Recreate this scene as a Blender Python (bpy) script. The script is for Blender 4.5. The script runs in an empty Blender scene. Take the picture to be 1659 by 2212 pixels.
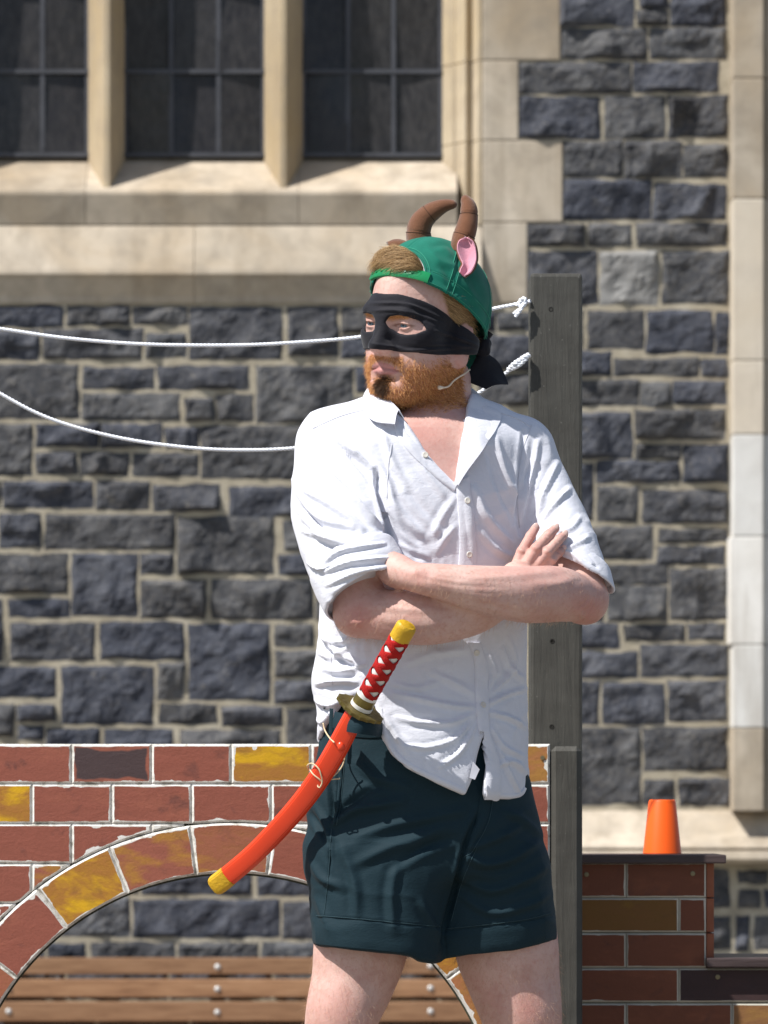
import bpy, bmesh, math, random
import numpy as np
from mathutils import Vector, Matrix, noise as mnoise
from mathutils.bvhtree import BVHTree

# ------------------------------------------------------------------ camera, sky, sun, exposure
scene = bpy.context.scene
COL = scene.collection
H = 1.2            # eye height
D0 = 10.0          # camera to the man
PXM = 1235.0       # reference pixels per metre at the man's distance (frame 1659 x 2212)
CX, HY = 829.5, 1750.0

cam_d = bpy.data.cameras.new('camera'); cam = bpy.data.objects.new('camera', cam_d); COL.objects.link(cam)
cam.location = (0, -D0, H); cam.rotation_euler = (math.radians(90), 0, 0)
cam_d.sensor_width = 36; cam_d.sensor_fit = 'AUTO'
cam_d.lens = 36 * D0 / (2212 / PXM)
cam_d.shift_y = (HY - 1106) / 2212
cam_d.clip_start = 0.1; cam_d.clip_end = 500
cam_d.dof.use_dof = True; cam_d.dof.focus_distance = D0 - 0.08; cam_d.dof.aperture_fstop = 7.5
scene.camera = cam

SUN_EL, SUN_AZ = math.radians(53), math.radians(57)   # azimuth: left of the camera axis
sd = Vector((-math.cos(SUN_EL) * math.sin(SUN_AZ), -math.cos(SUN_EL) * math.cos(SUN_AZ), math.sin(SUN_EL)))
world = bpy.data.worlds.new('World'); scene.world = world; world.use_nodes = True
wn = world.node_tree; wn.nodes.clear()
sky = wn.nodes.new('ShaderNodeTexSky'); sky.sky_type = 'NISHITA'; sky.sun_disc = False
sky.sun_elevation = SUN_EL; sky.sun_rotation = math.atan2(sd.x, sd.y)
sky.air_density = 1.0; sky.dust_density = 1.2; sky.ozone_density = 1.0
bg = wn.nodes.new('ShaderNodeBackground'); bg.inputs['Strength'].default_value = 0.09
wo = wn.nodes.new('ShaderNodeOutputWorld')
wn.links.new(sky.outputs[0], bg.inputs[0]); wn.links.new(bg.outputs[0], wo.inputs[0])
sun_d = bpy.data.lights.new('sun', 'SUN'); sun_d.energy = 5.0; sun_d.angle = math.radians(0.6); sun_d.color = (1.0, 0.975, 0.935)
sun = bpy.data.objects.new('sun', sun_d); COL.objects.link(sun)
sun.rotation_euler = sd.to_track_quat('Z', 'Y').to_euler(); sun.location = sd * 30
scene.view_settings.view_transform = 'Standard'; scene.view_settings.look = 'None'
scene.view_settings.exposure = 0.34; scene.view_settings.gamma = 1.0
scene.view_settings.use_curve_mapping = False

# ------------------------------------------------------------------ helpers
rng = random.Random(7)
def P(px, py, y=0.0):
    s = PXM * D0 / (D0 + y)
    return Vector(((px - CX) / s, y, H + (HY - py) / s))
def M(px, y=0.0):            # pixels -> metres at depth y
    return px * (D0 + y) / (PXM * D0)

def tag(o, label=None, cat=None, group=None, kind=None):
    if label: o['label'] = label
    if cat: o['category'] = cat
    if group: o['group'] = group
    if kind: o['kind'] = kind
    return o
def empty(name, loc, label=None, cat=None, group=None, kind=None):
    o = bpy.data.objects.new(name, None); COL.objects.link(o); o.location = loc
    o.empty_display_size = 0.1
    return tag(o, label, cat, group, kind)
def link(name, me, mat=None, parent=None, smooth=False):
    o = bpy.data.objects.new(name, me); COL.objects.link(o)
    if mat and not me.materials: me.materials.append(mat)
    if parent is not None:
        o.parent = parent
        o.matrix_parent_inverse = Matrix.Translation(world_loc(parent)).inverted()
    if smooth: me.shade_smooth()
    return o
def world_loc(o):
    # geometry is written in world coordinates; only the Empties carry a translation
    return Vector(o.location) if o.type == 'EMPTY' else Vector((0, 0, 0))
def mesh(name, verts, faces):
    me = bpy.data.meshes.new(name); me.from_pydata([tuple(v) for v in verts], [], faces); me.update(); return me
def fix_normals(me):
    bm = bmesh.new(); bm.from_mesh(me); bmesh.ops.recalc_face_normals(bm, faces=bm.faces); bm.to_mesh(me); bm.free()
def boxmesh(name, x0, x1, y0, y1, z0, z1, bevel=0.0, seg=1):
    bm = bmesh.new(); bmesh.ops.create_cube(bm, size=1)
    for v in bm.verts:
        v.co = Vector(((x0 + x1) / 2 + v.co.x * (x1 - x0), (y0 + y1) / 2 + v.co.y * (y1 - y0), (z0 + z1) / 2 + v.co.z * (z1 - z0)))
    if bevel: bmesh.ops.bevel(bm, geom=list(bm.edges), offset=bevel, segments=seg, affect='EDGES', profile=0.6)
    me = bpy.data.meshes.new(name); bm.to_mesh(me); bm.free(); return me
def tubemesh(name, pts, radii, n=12, cap=True, flat=1.0, up=None):
    """Swept tube through pts with one radius each (flat squeezes it along the second normal)."""
    pts = [Vector(p) for p in pts]; V = []; F = []
    t0 = (pts[1] - pts[0]).normalized()
    nrm = Vector(up) if up else (Vector((0, 1, 0)) if abs(t0.y) < .8 else Vector((1, 0, 0)))
    for i, p in enumerate(pts):
        t = (pts[min(i + 1, len(pts) - 1)] - pts[max(i - 1, 0)]).normalized()
        nrm = (nrm - t * nrm.dot(t)).normalized(); b = t.cross(nrm)
        for k in range(n):
            a = 2 * math.pi * k / n
            V.append(p + (nrm * math.cos(a) * flat + b * math.sin(a)) * radii[i])
    for i in range(len(pts) - 1):
        for k in range(n):
            F.append((i * n + k, i * n + (k + 1) % n, (i + 1) * n + (k + 1) % n, (i + 1) * n + k))
    if cap:
        F.append(tuple(range(n - 1, -1, -1))); F.append(tuple((len(pts) - 1) * n + k for k in range(n)))
    me = mesh(name, V, F); fix_normals(me); return me
def spline(pts, n=8):
    """Catmull-Rom through a list of tuples."""
    P_ = [np.array(p, float) for p in pts]; P_ = [2 * P_[0] - P_[1]] + P_ + [2 * P_[-1] - P_[-2]]; out = []
    for i in range(1, len(P_) - 2):
        a, b, c, d = P_[i - 1:i + 3]
        for k in range(n):
            t = k / n
            out.append(.5 * ((2 * b) + (c - a) * t + (2 * a - 5 * b + 4 * c - d) * t * t + (3 * b - a - 3 * c + d) * t ** 3))
    out.append(P_[-2]); return out
def lathe(name, prof, n=24, origin=(0, 0, 0)):
    V = []; F = []
    for r, z in prof:
        for k in range(n):
            a = 2 * math.pi * k / n; V.append((origin[0] + r * math.cos(a), origin[1] + r * math.sin(a), origin[2] + z))
    m = len(prof)
    for i in range(m - 1):
        for k in range(n): F.append((i * n + k, i * n + (k + 1) % n, (i + 1) * n + (k + 1) % n, (i + 1) * n + k))
    F.append(tuple(range(n - 1, -1, -1))); F.append(tuple((m - 1) * n + k for k in range(n)))
    me = mesh(name, V, F); fix_normals(me); return me

# ------------------------------------------------------------------ materials
class NT:
    def __init__(s, name, rough=0.8, spec=0.3):
        s.m = bpy.data.materials.new(name); s.m.use_nodes = True; s.t = s.m.node_tree; s.N = s.t.nodes; s.L = s.t.links
        s.b = s.N['Principled BSDF']; s.b.inputs['Roughness'].default_value = rough; s.b.inputs['Specular IOR Level'].default_value = spec
    def n(s, typ, **kw):
        x = s.N.new(typ)
        for k, v in kw.items():
            if k in x.inputs.keys(): x.inputs[k].default_value = v
            else: setattr(x, k, v)
        return x
    def l(s, a, b): s.L.new(a, b)
    def coord(s, out='Object', scale=(1, 1, 1), rot=(0, 0, 0)):
        tc = s.n('ShaderNodeTexCoord'); mp = s.n('ShaderNodeMapping'); mp.inputs['Scale'].default_value = scale; mp.inputs['Rotation'].default_value = rot
        s.l(tc.outputs[out], mp.inputs[0]); return mp.outputs[0]
    def noise(s, vec, scale, detail=4, rough=.55, dist=0.0):
        x = s.n('ShaderNodeTexNoise'); x.inputs['Scale'].default_value = scale; x.inputs['Detail'].default_value = detail
        x.inputs['Roughness'].default_value = rough; x.inputs['Distortion'].default_value = dist
        if vec is not None: s.l(vec, x.inputs['Vector'])
        return x.outputs['Fac']
    def ramp(s, fac, stops, interp='LINEAR'):
        r = s.n('ShaderNodeValToRGB'); r.color_ramp.interpolation = interp; e = r.color_ramp.elements
        while len(e) < len(stops): e.new(0.5)
        for i, (p, c) in enumerate(stops):
            e[i].position = p; e[i].color = (c if isinstance(c, tuple) else (c, c, c)) + (1,)
        s.l(fac, r.inputs[0]); return r.outputs[0]
    def mix(s, fac, a, b, mode='MIX'):
        x = s.n('ShaderNodeMix', data_type='RGBA', blend_type=mode)
        for sock, v in ((x.inputs['Factor'], fac), (x.inputs[6], a), (x.inputs[7], b)):
            if hasattr(v, 'is_linked'): s.l(v, sock)
            elif isinstance(v, tuple): sock.default_value = v + (1,)
            else: sock.default_value = v
        return x.outputs[2]
    def math(s, op, a, b=0.0, clamp=False):
        x = s.n('ShaderNodeMath', operation=op, use_clamp=clamp)
        for sock, v in ((x.inputs[0], a), (x.inputs[1], b)):
            if hasattr(v, 'is_linked'): s.l(v, sock)
            else: sock.default_value = v
        return x.outputs[0]
    def bump(s, h, strength=.3, dist=.01, normal=None):
        x = s.n('ShaderNodeBump'); x.inputs['Strength'].default_value = strength; x.inputs['Distance'].default_value = dist
        s.l(h, x.inputs['Height'])
        if normal is not None: s.l(normal, x.inputs['Normal'])
        s.l(x.outputs[0], s.b.inputs['Normal']); return x.outputs[0]
    def col(s, c):
        if hasattr(c, 'is_linked'): s.l(c, s.b.inputs['Base Color'])
        else: s.b.inputs['Base Color'].default_value = c + (1,)
    def attr(s, name, out='Fac', typ='GEOMETRY'):
        x = s.n('ShaderNodeAttribute'); x.attribute_name = name; x.attribute_type = typ; return x.outputs[out]
    def objrand(s):
        return s.n('ShaderNodeObjectInfo').outputs['Random']

def mat_bluestone():
    m = NT('bluestone', .82, .25); v = m.coord('Object'); r = m.objrand()
    off = m.n('ShaderNodeVectorMath', operation='ADD'); m.l(v, off.inputs[0]); cmb = m.n('ShaderNodeCombineXYZ')
    k = m.math('MULTIPLY', r, 37.0)
    for i in range(3): m.l(k, cmb.inputs[i])
    m.l(cmb.outputs[0], off.inputs[1]); v = off.outputs[0]
    big = m.noise(v, 9, 5, .6, .6); fine = m.noise(v, 70, 6, .65)
    c = m.ramp(big, [(.3, (.024, .026, .032)), (.5, (.056, .060, .071)), (.72, (.120, .124, .134))])
    c = m.mix(m.ramp(fine, [(.45, 0.), (.75, .55)]), c, (.16, .155, .15))
    tint = m.ramp(r, [(0, (.72, .75, .86)), (.35, (1, 1, 1.05)), (.6, (1.05, 1.0, .93)), (.85, (1.22, 1.16, 1.06)), (.97, (1.3, 1.27, 1.2)), (1, (2.2, 2.1, 1.95))])
    c = m.mix(1.0, c, tint, 'MULTIPLY')
    # lime wash and lichen left near the joints
    lich = m.ramp(m.noise(v, 22, 5, .7, 1.2), [(.62, 0.), (.74, .5)])
    c = m.mix(lich, c, (.26, .23, .18)); m.col(c)
    h = m.math('ADD', m.math('MULTIPLY', big, .6), m.math('MULTIPLY', fine, .4))
    m.bump(h, .9, .012); return m.m
def mat_sandstone(name='sandstone', base=(.475, .405, .315), warm=(.41, .325, .225), pale=(.55, .485, .395), grey=(.28, .24, .19)):
    m = NT(name, .88, .15); v = m.coord('Object'); r = m.objrand()
    big = m.noise(v, 2.3, 4, .55, .8); mid = m.noise(v, 11, 5, .6, .4); fine = m.noise(v, 160, 4, .6)
    c = m.ramp(big, [(.28, warm), (.5, base), (.72, pale)])
    c = m.mix(m.ramp(mid, [(.42, .0), (.72, .7)]), c, grey)
    c = m.mix(1.0, c, m.ramp(r, [(0, (.84, .83, .82)), (.5, (1, 1, 1)), (1, (1.12, 1.10, 1.08))]), 'MULTIPLY')
    streak = m.noise(m.coord('Object', (14, 14, 1.2)), 1.0, 4, .6)
    c = m.mix(m.ramp(streak, [(.50, 0.), (.72, .5)]), c, (.26, .21, .15)); m.col(c)
    m.bump(m.math('ADD', m.math('MULTIPLY', mid, .7), m.math('MULTIPLY', fine, .3)), .35, .006); return m.m
def mat_mortar():
    m = NT('mortar', .92, .1); v = m.coord('Object')
    a = m.noise(v, 14, 5, .6); b = m.noise(v, 120, 4, .6)
    c = m.ramp(a, [(.3, (.31, .27, .20)), (.55, (.42, .37, .28)), (.75, (.52, .47, .375))])
    c = m.mix(m.ramp(b, [(.4, 0.), (.8, .45)]), c, (.23, .20, .155)); m.col(c)
    m.bump(m.math('ADD', a, b), .6, .006); return m.m
MAT = {}
MAT['bluestone'] = mat_bluestone(); MAT['sandstone'] = mat_sandstone(); MAT['mortar'] = mat_mortar()
MAT['sandstone_sunlit'] = mat_sandstone('sandstone_sunlit', (.72, .70, .655), (.68, .65, .60), (.76, .745, .71), (.62, .595, .55))  # sandstone with the buttress's patch of sunlight put into the colour
MAT['sandstone_buff'] = mat_sandstone('sandstone_buff', (.50, .405, .27), (.44, .335, .20), (.56, .475, .35), (.37, .30, .22))
def simple(name, c, rough=.6, spec=.3, bump=0, bscale=60, var=.12, metal=0.0, vscale=8, coat=0.0):
    m = NT(name, rough, spec); v = m.coord('Object'); n = m.noise(v, vscale, 5, .6); f = m.noise(v, bscale, 4, .6)
    lo = tuple(x * (1 - var) for x in c); hi = tuple(min(1, x * (1 + var)) for x in c)
    m.col(m.ramp(n, [(.3, lo), (.7, hi)])); m.b.inputs['Metallic'].default_value = metal
    m.b.inputs['Coat Weight'].default_value = coat
    if bump: m.bump(f, bump, .003)
    return m.m
# ------------------------------------------------------------------ ground and stage
def mat_ground():
    m = NT('paving', .9, .2); v = m.coord('Object'); a = m.noise(v, .8, 6, .6); b = m.noise(v, 40, 4, .6)
    m.col(m.mix(m.ramp(b, [(.4, 0.), (.7, .5)]), m.ramp(a, [(.3, (.19, .18, .16)), (.7, (.30, .285, .25))]), (.13, .13, .12)))
    m.bump(b, .4, .01); return m.m
gm = mesh('ground', [(-150, -150, 0), (150, -150, 0), (150, 150, 0), (-150, 150, 0)], [(0, 1, 2, 3)])
tag(link('ground', gm, mat_ground()), kind='structure')
MAT['deck'] = simple('deck_boards', (.20, .15, .11), .75, .2, .4, 40, .25)
deck = empty('stage_deck', (0, .3, 0), kind='structure')
for i in range(14):
    y0 = -.65 + i * .142
    link('plank', boxmesh('plank', -1.9, 1.7, y0, y0 + .135, .315, .35, .004), MAT['deck'], deck)
link('skirt', boxmesh('skirt', -1.88, 1.68, -.64, 1.32, .0, .314), MAT['deck'], deck)

# ------------------------------------------------------------------ church wall
WY = 5.6
wall = empty('church_wall', (0, WY, 0), 'old church wall of dark rough bluestone with pale sandstone dressings and leaded window', 'wall')
def W(px, py, dy=0.0): return P(px, py, WY + dy)
def crop(ox, oy, sc):
    return lambda r: [((r[0] / sc + ox) * .67193), ((r[1] / sc + oy) * .67193), ((r[2] / sc + ox) * .67193), ((r[3] / sc + oy) * .67193)]
stones = []
cA = crop(0, 900, 1.5082)
for r in [(-60,135,298,222),(335,135,618,212),(655,138,900,208),(932,140,1358,375),(1405,140,1630,362),(1665,140,1880,250),(1665,285,1880,370),
          (-60,255,180,378),(218,245,680,375),(715,268,892,368),
          (-60,415,370,665),(410,430,740,520),(775,425,1195,522),(410,558,862,672),(905,578,1028,680),(1065,565,1218,678),(1252,425,1700,685),
          (1735,425,2000,540),(1735,575,2000,685),(2040,425,2270,685),
          (-60,705,148,938),(185,705,470,800),(500,705,778,805),(812,722,955,812),(185,845,362,938),(398,845,615,940),(655,850,950,942),(985,715,1560,955),(1595,715,1990,800),(1595,840,1800,950),(1835,840,2250,950),
          (-60,985,-10,1098),(22,985,440,1098),(475,985,715,1105),(755,1000,1055,1115),(1120,1010,1500,1140),(1540,1000,1900,1130),(1940,1000,2250,1130)]: stones.append(cA(r))
cB = crop(0, 1600, 1.5082)
for r in [(-60,85,-30,235),(8,85,190,235),(228,90,838,242),(872,100,1318,362),(1385,118,1560,250),(1600,110,2000,240),(2040,110,2300,360),
          (-60,280,320,455),(358,280,655,565),(690,280,828,362),(1358,285,1560,370),(1600,280,2000,370),(50,500,330,572),
          (690,410,990,575),(1035,405,1505,585),(-60,500,5,780),(1545,410,1900,580),(1940,400,2300,580),
          (60,618,450,782),(495,612,885,775),(925,620,1298,972),(1342,625,1510,715),(1342,750,1540,862),(1342,895,1560,990),(1600,620,2000,800),(2040,620,2300,980),(1600,840,2000,990),
          (-60,830,262,960),(308,825,735,1090),(775,810,885,968),
          (-60,1010,60,1150),(95,1010,262,1078),(95,1115,200,1165),(235,1130,470,1230),(780,1010,1040,1088),(1085,1020,1358,1100),(1400,1030,1700,1240),(1740,1030,2300,1230),(515,1130,830,1230),(885,1135,1350,1230)]: stones.append(cB(r))
cC = crop(0, 2350, 1.5082)
for r in [(-60,800,270,985),(300,810,620,985),(655,825,1345,992),(1380,840,1700,1000),(1740,840,2300,1000),(-60,700,300,770),(340,700,660,780),(700,690,1210,785),(1260,690,1500,790),(1540,690,2300,800),
          (-60,1035,205,1108),(240,1035,405,1108),(450,1035,835,1108),(880,1035,1245,1108),(1280,1035,1700,1108),(1740,1040,2300,1110),
          (-60,1145,300,1290),(340,1145,800,1290),(840,1145,1300,1290),(1340,1145,1800,1290),(1840,1145,2300,1290),
          (-60,1330,450,1470),(490,1330,900,1470),(940,1330,1500,1470),(1540,1330,2300,1470)]: stones.append(cC(r))
cE = crop(1400, 0, 1.5519)
for r in [(630,-30,978,120),(1030,-30,1150,35),(1015,55,1150,118),(1185,-30,1440,120),(635,150,1042,285),(1080,150,1440,285),
          (425,320,965,458),(1000,318,1400,450),(422,490,810,682),(855,490,1135,680),(1172,488,1445,675),
          (650,712,920,872),(952,712,1220,880),(1248,730,1445,875),(642,905,1065,1085),(1098,925,1440,1085),
          (455,1125,735,1222),(770,1125,965,1220),(1012,1120,1445,1220),(468,1262,795,1510),(832,1262,1100,1510),(1145,1262,1450,1505)]: stones.append(cE(r))
pale_stone = cE((832,1262,1100,1510))
cF = crop(1500, 1000, 1.4747)
for r in [(60,15,125,85),(155,15,330,85),(110,125,420,275),(70,310,420,440),(370,10,540,170),
          (583,8,830,170),(865,5,1160,190),(1190,15,1232,195),(460,200,675,300),(708,232,1090,300),(1120,235,1228,305),
          (460,335,808,440),(832,345,962,440),(990,340,1218,435),(440,490,775,690),(805,475,1215,600),(808,640,1005,695),(1035,645,1230,805),
          (400,730,592,985),(628,715,1000,805),(630,840,800,990),(845,858,1230,1000),(400,1030,870,1170),(920,1040,1228,1090),(915,1125,1215,1195),
          (400,1205,630,1290),(660,1205,945,1290),(975,1228,1225,1455),(400,1315,640,1460),(680,1315,940,1460),(420,1490,715,1590),(755,1495,1025,1555),(1060,1490,1215,1550),
          (420,1625,800,1730),(835,1590,1230,1725),(420,1765,618,1950),(655,1770,930,1950),(965,1760,1225,1935),
          (440,1985,815,2331),(850,1980,1225,2170)]: stones.append(cF(r))
cG = crop(1500, 2350, 1.7121)
for r in [(985,278,1135,395),(1180,270,1440,400)]: stones.append(cG(r))
# the wall goes on to the left of the frame
y_ = 668
gx = random.Random(5)
while y_ < 2250:
    hh = gx.choice((50, 62, 75, 95)); x_ = -900
    while x_ < -60:
        ww = gx.choice((90, 120, 150, 190)); stones.append([x_, y_, min(x_ + ww, -44), y_ + hh]); x_ += ww + 18
    y_ += hh + 17

def rock(w, h, seed):
    r = random.Random(seed); step = .0115
    nx, nz = max(4, int(w / step)), max(4, int(h / step))
    u = np.linspace(0, 1, nx + 1); v = np.linspace(0, 1, nz + 1); U, V_ = np.meshgrid(u, v, indexing='ij')
    X = (U - .5) * w; Z = (V_ - .5) * h
    hgt = np.full(X.shape, .05); amp = r.uniform(.014, .030)
    for k in range(r.randint(5, 8)):
        a = r.uniform(0, 2 * math.pi); sl = r.uniform(.05, .75)
        hgt = np.minimum(hgt, amp * r.uniform(.7, 1.35) + sl * (math.cos(a) * (X - r.uniform(-.3, .3) * w) + math.sin(a) * (Z - r.uniform(-.3, .3) * h)))
    n = np.array([[mnoise.fractal(Vector((X[i, j] * 16 + seed * 3.1, seed * 1.7, Z[i, j] * 16)), .8, 2.1, 4) for j in range(nz + 1)] for i in range(nx + 1)])
    hgt = np.maximum(np.clip(hgt, .005, .045) + n * .0095, .002)
    ed = np.minimum(np.minimum(U, 1 - U) * w, np.minimum(V_, 1 - V_) * h)
    t = np.clip(ed / .009, 0, 1); t = t * t * (3 - 2 * t)
    hgt = hgt * t + .0005 * (1 - t)
    jx = np.array([[mnoise.noise(Vector((X[i, j] * 25 + seed, Z[i, j] * 25, seed * 2.3))) for j in range(nz + 1)] for i in range(nx + 1)])
    jz = np.roll(jx, 1, 0)
    e2 = (1 - t) * .006
    verts = [(X[i, j] + jx[i, j] * e2[i, j], -hgt[i, j], Z[i, j] + jz[i, j] * e2[i, j]) for i in range(nx + 1) for j in range(nz + 1)]
    idx = lambda i, j: i * (nz + 1) + j
    F = [(idx(i, j), idx(i + 1, j), idx(i + 1, j + 1), idx(i, j + 1)) for i in range(nx) for j in range(nz)]
    ring = [idx(i, 0) for i in range(nx + 1)] + [idx(nx, j) for j in range(1, nz + 1)] + [idx(i, nz) for i in range(nx - 1, -1, -1)] + [idx(0, j) for j in range(nz - 1, 0, -1)]
    base = len(verts)
    for q in ring: verts.append((verts[q][0], .03, verts[q][2]))
    m_ = len(ring)
    for q in range(m_): F.append((ring[q], base + q, base + (q + 1) % m_, ring[(q + 1) % m_]))
    return mesh('stone', verts, F)
def put_local(name, me, mat, parent, loc):
    o = link(name, me, mat, parent); o.location = loc; o['_moved'] = 1; return o
MAT['pale_stone'] = simple('pale_stone', (.23, .225, .215), .85, .2, .8, 40, .35, vscale=14)
for i, s in enumerate(stones):
    x0, y0, x1, y1 = s
    a = W(x0, y1); b = W(x1, y0)
    if b.x - a.x < .02: continue
    o = put_local('stone', rock(b.x - a.x + .013, b.z - a.z + .011, i + 1), MAT['pale_stone'] if s == pale_stone else MAT['bluestone'], wall, ((a.x + b.x) / 2, WY, (a.z + b.z) / 2))
    del o['_moved']
# mortar beds: left field below the window, right field beside it
a = W(-950, 2300); b = W(1600, 655)
link('mortar_bed', boxmesh('mortar_bed', a.x, b.x, WY, WY + .3, 0, b.z), MAT['mortar'], wall)
a = W(1042, 655); b = W(1600, -620)
link('mortar_bed', boxmesh('mortar_bed', a.x, b.x, WY + .001, WY + .3, a.z - .01, b.z), MAT['mortar'], wall)

def profile_block(name, x0, x1, prof, mat, bevel=.001):
    """prof: list of (y, z) going round; extruded from x0 to x1."""
    n = len(prof); V = [(x0, y, z) for y, z in prof] + [(x1, y, z) for y, z in prof]
    F = [(i, (i + 1) % n, n + (i + 1) % n, n + i) for i in range(n)] + [tuple(range(n - 1, -1, -1)), tuple(range(n, 2 * n))]
    me = mesh(name, V, F); fix_normals(me)
    bm = bmesh.new(); bm.from_mesh(me); bmesh.ops.bevel(bm, geom=list(bm.edges), offset=bevel, segments=2, affect='EDGES'); bm.to_mesh(me); bm.free()
    return me
def yz(py, dy): p = W(0, py, dy); return (p.y, p.z)
# sill course with its weathered slope, then the string course below it
sill = [yz(334, .19), yz(412, -.016), yz(419, -.018), yz(485, .004), yz(487, .25), yz(334, .25)]
jx = [-420, -150, 185, 645, 988]
for i in range(len(jx) - 1):
    a = W(jx[i] + .4, 0).x; b = W(jx[i + 1] - .4, 0).x
    link('sill_block', profile_block('sill_block', a, b, sill, MAT['sandstone']), MAT['sandstone'], wall)
band = [yz(487, .006), yz(582, -.042), yz(592, -.044), yz(600, -.034), yz(640, -.010), yz(655, -.007), yz(655, .25), yz(487, .25)]
jx = [-640, -330, -10, 420, 905, 1041]
for i in range(len(jx) - 1):
    a = W(jx[i] + .4, 0).x; b = W(jx[i + 1] - .4, 0).x
    link('string_block', profile_block('string_block', a, b, band, MAT['sandstone']), MAT['sandstone'], wall)
# window jamb mouldings and quoins on the right of the window
def plan_block(name, plan, z0, z1, mat, bevel=.002):
    n = len(plan); V = [(x, y, z0) for x, y in plan] + [(x, y, z1) for x, y in plan]
    F = [(i, (i + 1) % n, n + (i + 1) % n, n + i) for i in range(n)] + [tuple(range(n - 1, -1, -1)), tuple(range(n, 2 * n))]
    me = mesh(name, V, F); fix_normals(me)
    bm = bmesh.new(); bm.from_mesh(me); bmesh.ops.bevel(bm, geom=list(bm.edges), offset=bevel, segments=1, affect='EDGES'); bm.to_mesh(me); bm.free()
    return me
def xy(px, dy): p = W(px, 0, dy); return (p.x, p.y)
jamb = [xy(953, .2), xy(953, .15), xy(975, .10), xy(979, .085), xy(986, .085), xy(1003, .03), xy(1008, .03), xy(1014, .045), xy(1020, .045), xy(1031, .0), xy(1041, .0), xy(1041, .25), xy(953, .25)]
ZT = W(0, -620).z
for (ya, yb) in ((-620, 130), (130.9, 303), (303.9, 486)):
    link('jamb_block', plan_block('jamb_block', jamb, W(0, yb).z, W(0, ya).z, MAT['sandstone_buff']), MAT['sandstone_buff'], wall)
for (xa, xb, ya, yb) in ((1042, 1210, -620, 130), (1042, 1120, 131.5, 303), (1042, 1215, 304.5, 480), (1042, 1139, 481.5, 655)):
    a = W(xa, yb); b = W(xb, ya)
    link('quoin_block', boxmesh('quoin_block', a.x, b.x, WY - .006, WY + .2, a.z, b.z, .004, 2), MAT['sandstone'], wall)
# mullions
for (xl, xm0, xm1, xr) in ((190, 224, 238, 270), (570, 606, 619, 655), (-190, -156, -142, -110)):
    plan = [xy(xl, .2), xy(xl, .145), xy(xl + 2, .14), xy(xm0, .0), xy(xm1, .0), xy(xr - 2, .14), xy(xr, .145), xy(xr, .2)]
    link('mullion', plan_block('mullion', plan, W(0, 425).z, ZT, MAT['sandstone_buff']), MAT['sandstone_buff'], wall)
# leaded window: cames are the part, panes its sub-parts
MAT['lead'] = simple('lead_came', (.060, .063, .074), .55, .4, .3, 80, .25)
def mat_pane():
    m = NT('old_glass', .22, .3); v = m.coord('Object'); r = m.objrand()
    mesh_ = m.noise(m.coord('Object', (1, 1, .35)), 60, 5, .7, .4); big = m.noise(v, 5, 4, .6)
    c = m.ramp(mesh_, [(.3, (.016, .016, .018)), (.7, (.066, .063, .062))])
    c = m.mix(m.ramp(r, [(0, .55), (1, .0)]), c, (.012, .010, .012)); m.col(c)
    m.l(m.ramp(big, [(.3, .16), (.7, .42)]), m.b.inputs['Roughness'])
    wv = m.noise(v, 14, 3, .5); m.bump(wv, .25, .01); return m.m
MAT['pane'] = mat_pane()
GY = WY + .15
def G(px, py): return P(px, py, GY)
rp = random.Random(3)
for (xl, xr, vx) in ((-110, 192, (-12, 92)), (268, 572, (370, 472)), (653, 955, (752, 850))):
    xs = [xl] + list(vx) + [xr]; ys = [-620, -394, -211, -28, 155, 338]
    V = []; F = []
    def addbox(x0, x1, y0, y1, z0, z1):
        b = len(V)
        for x in (x0, x1):
            for y in (y0, y1):
                for z in (z0, z1): V.append((x, y, z))
        F.extend([(b, b + 1, b + 3, b + 2), (b + 4, b + 6, b + 7, b + 5), (b, b + 4, b + 5, b + 1), (b + 2, b + 3, b + 7, b + 6), (b, b + 2, b + 6, b + 4), (b + 1, b + 5, b + 7, b + 3)])
    for x in vx: c = G(x, 0).x; addbox(c - .006, c + .006, GY - .008, GY + .008, G(0, 340).z, G(0, -620).z)
    for x in (xl + 3, xr - 3): c = G(x, 0).x; addbox(c - .006, c + .006, GY - .0065, GY + .0065, G(0, 340).z, G(0, -620).z)
    for y in (-394, -211, -28, 155, 335): c = G(0, y).z; addbox(G(xl, 0).x, G(xr, 0).x, GY - .011, GY + .0055, c - .0055, c + .0055)
    win = link('window', mesh('window', V, F), MAT['lead'], wall)
    for i in range(3):
        for j in range(5):
            a = G(xs[i] + 1, ys[j + 1] - 1); b = G(xs[i + 1] - 1, ys[j] + 1)
            tx = rp.uniform(-.009, .009); tz = rp.uniform(-.007, .007)
            link('pane', mesh('pane', [(a.x, GY - tx - tz, a.z), (b.x, GY + tx - tz, a.z), (b.x, GY + tx + tz, b.z), (a.x, GY - tx + tz, b.z),
                                       (a.x, GY + .004 - tx - tz, a.z), (b.x, GY + .004 + tx - tz, a.z), (b.x, GY + .004 + tx + tz, b.z), (a.x, GY + .004 - tx + tz, b.z)],
                              [(0, 1, 2, 3), (7, 6, 5, 4), (0, 4, 5, 1), (1, 5, 6, 2), (2, 6, 7, 3), (3, 7, 4, 0)]), MAT['pane'], win)
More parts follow.
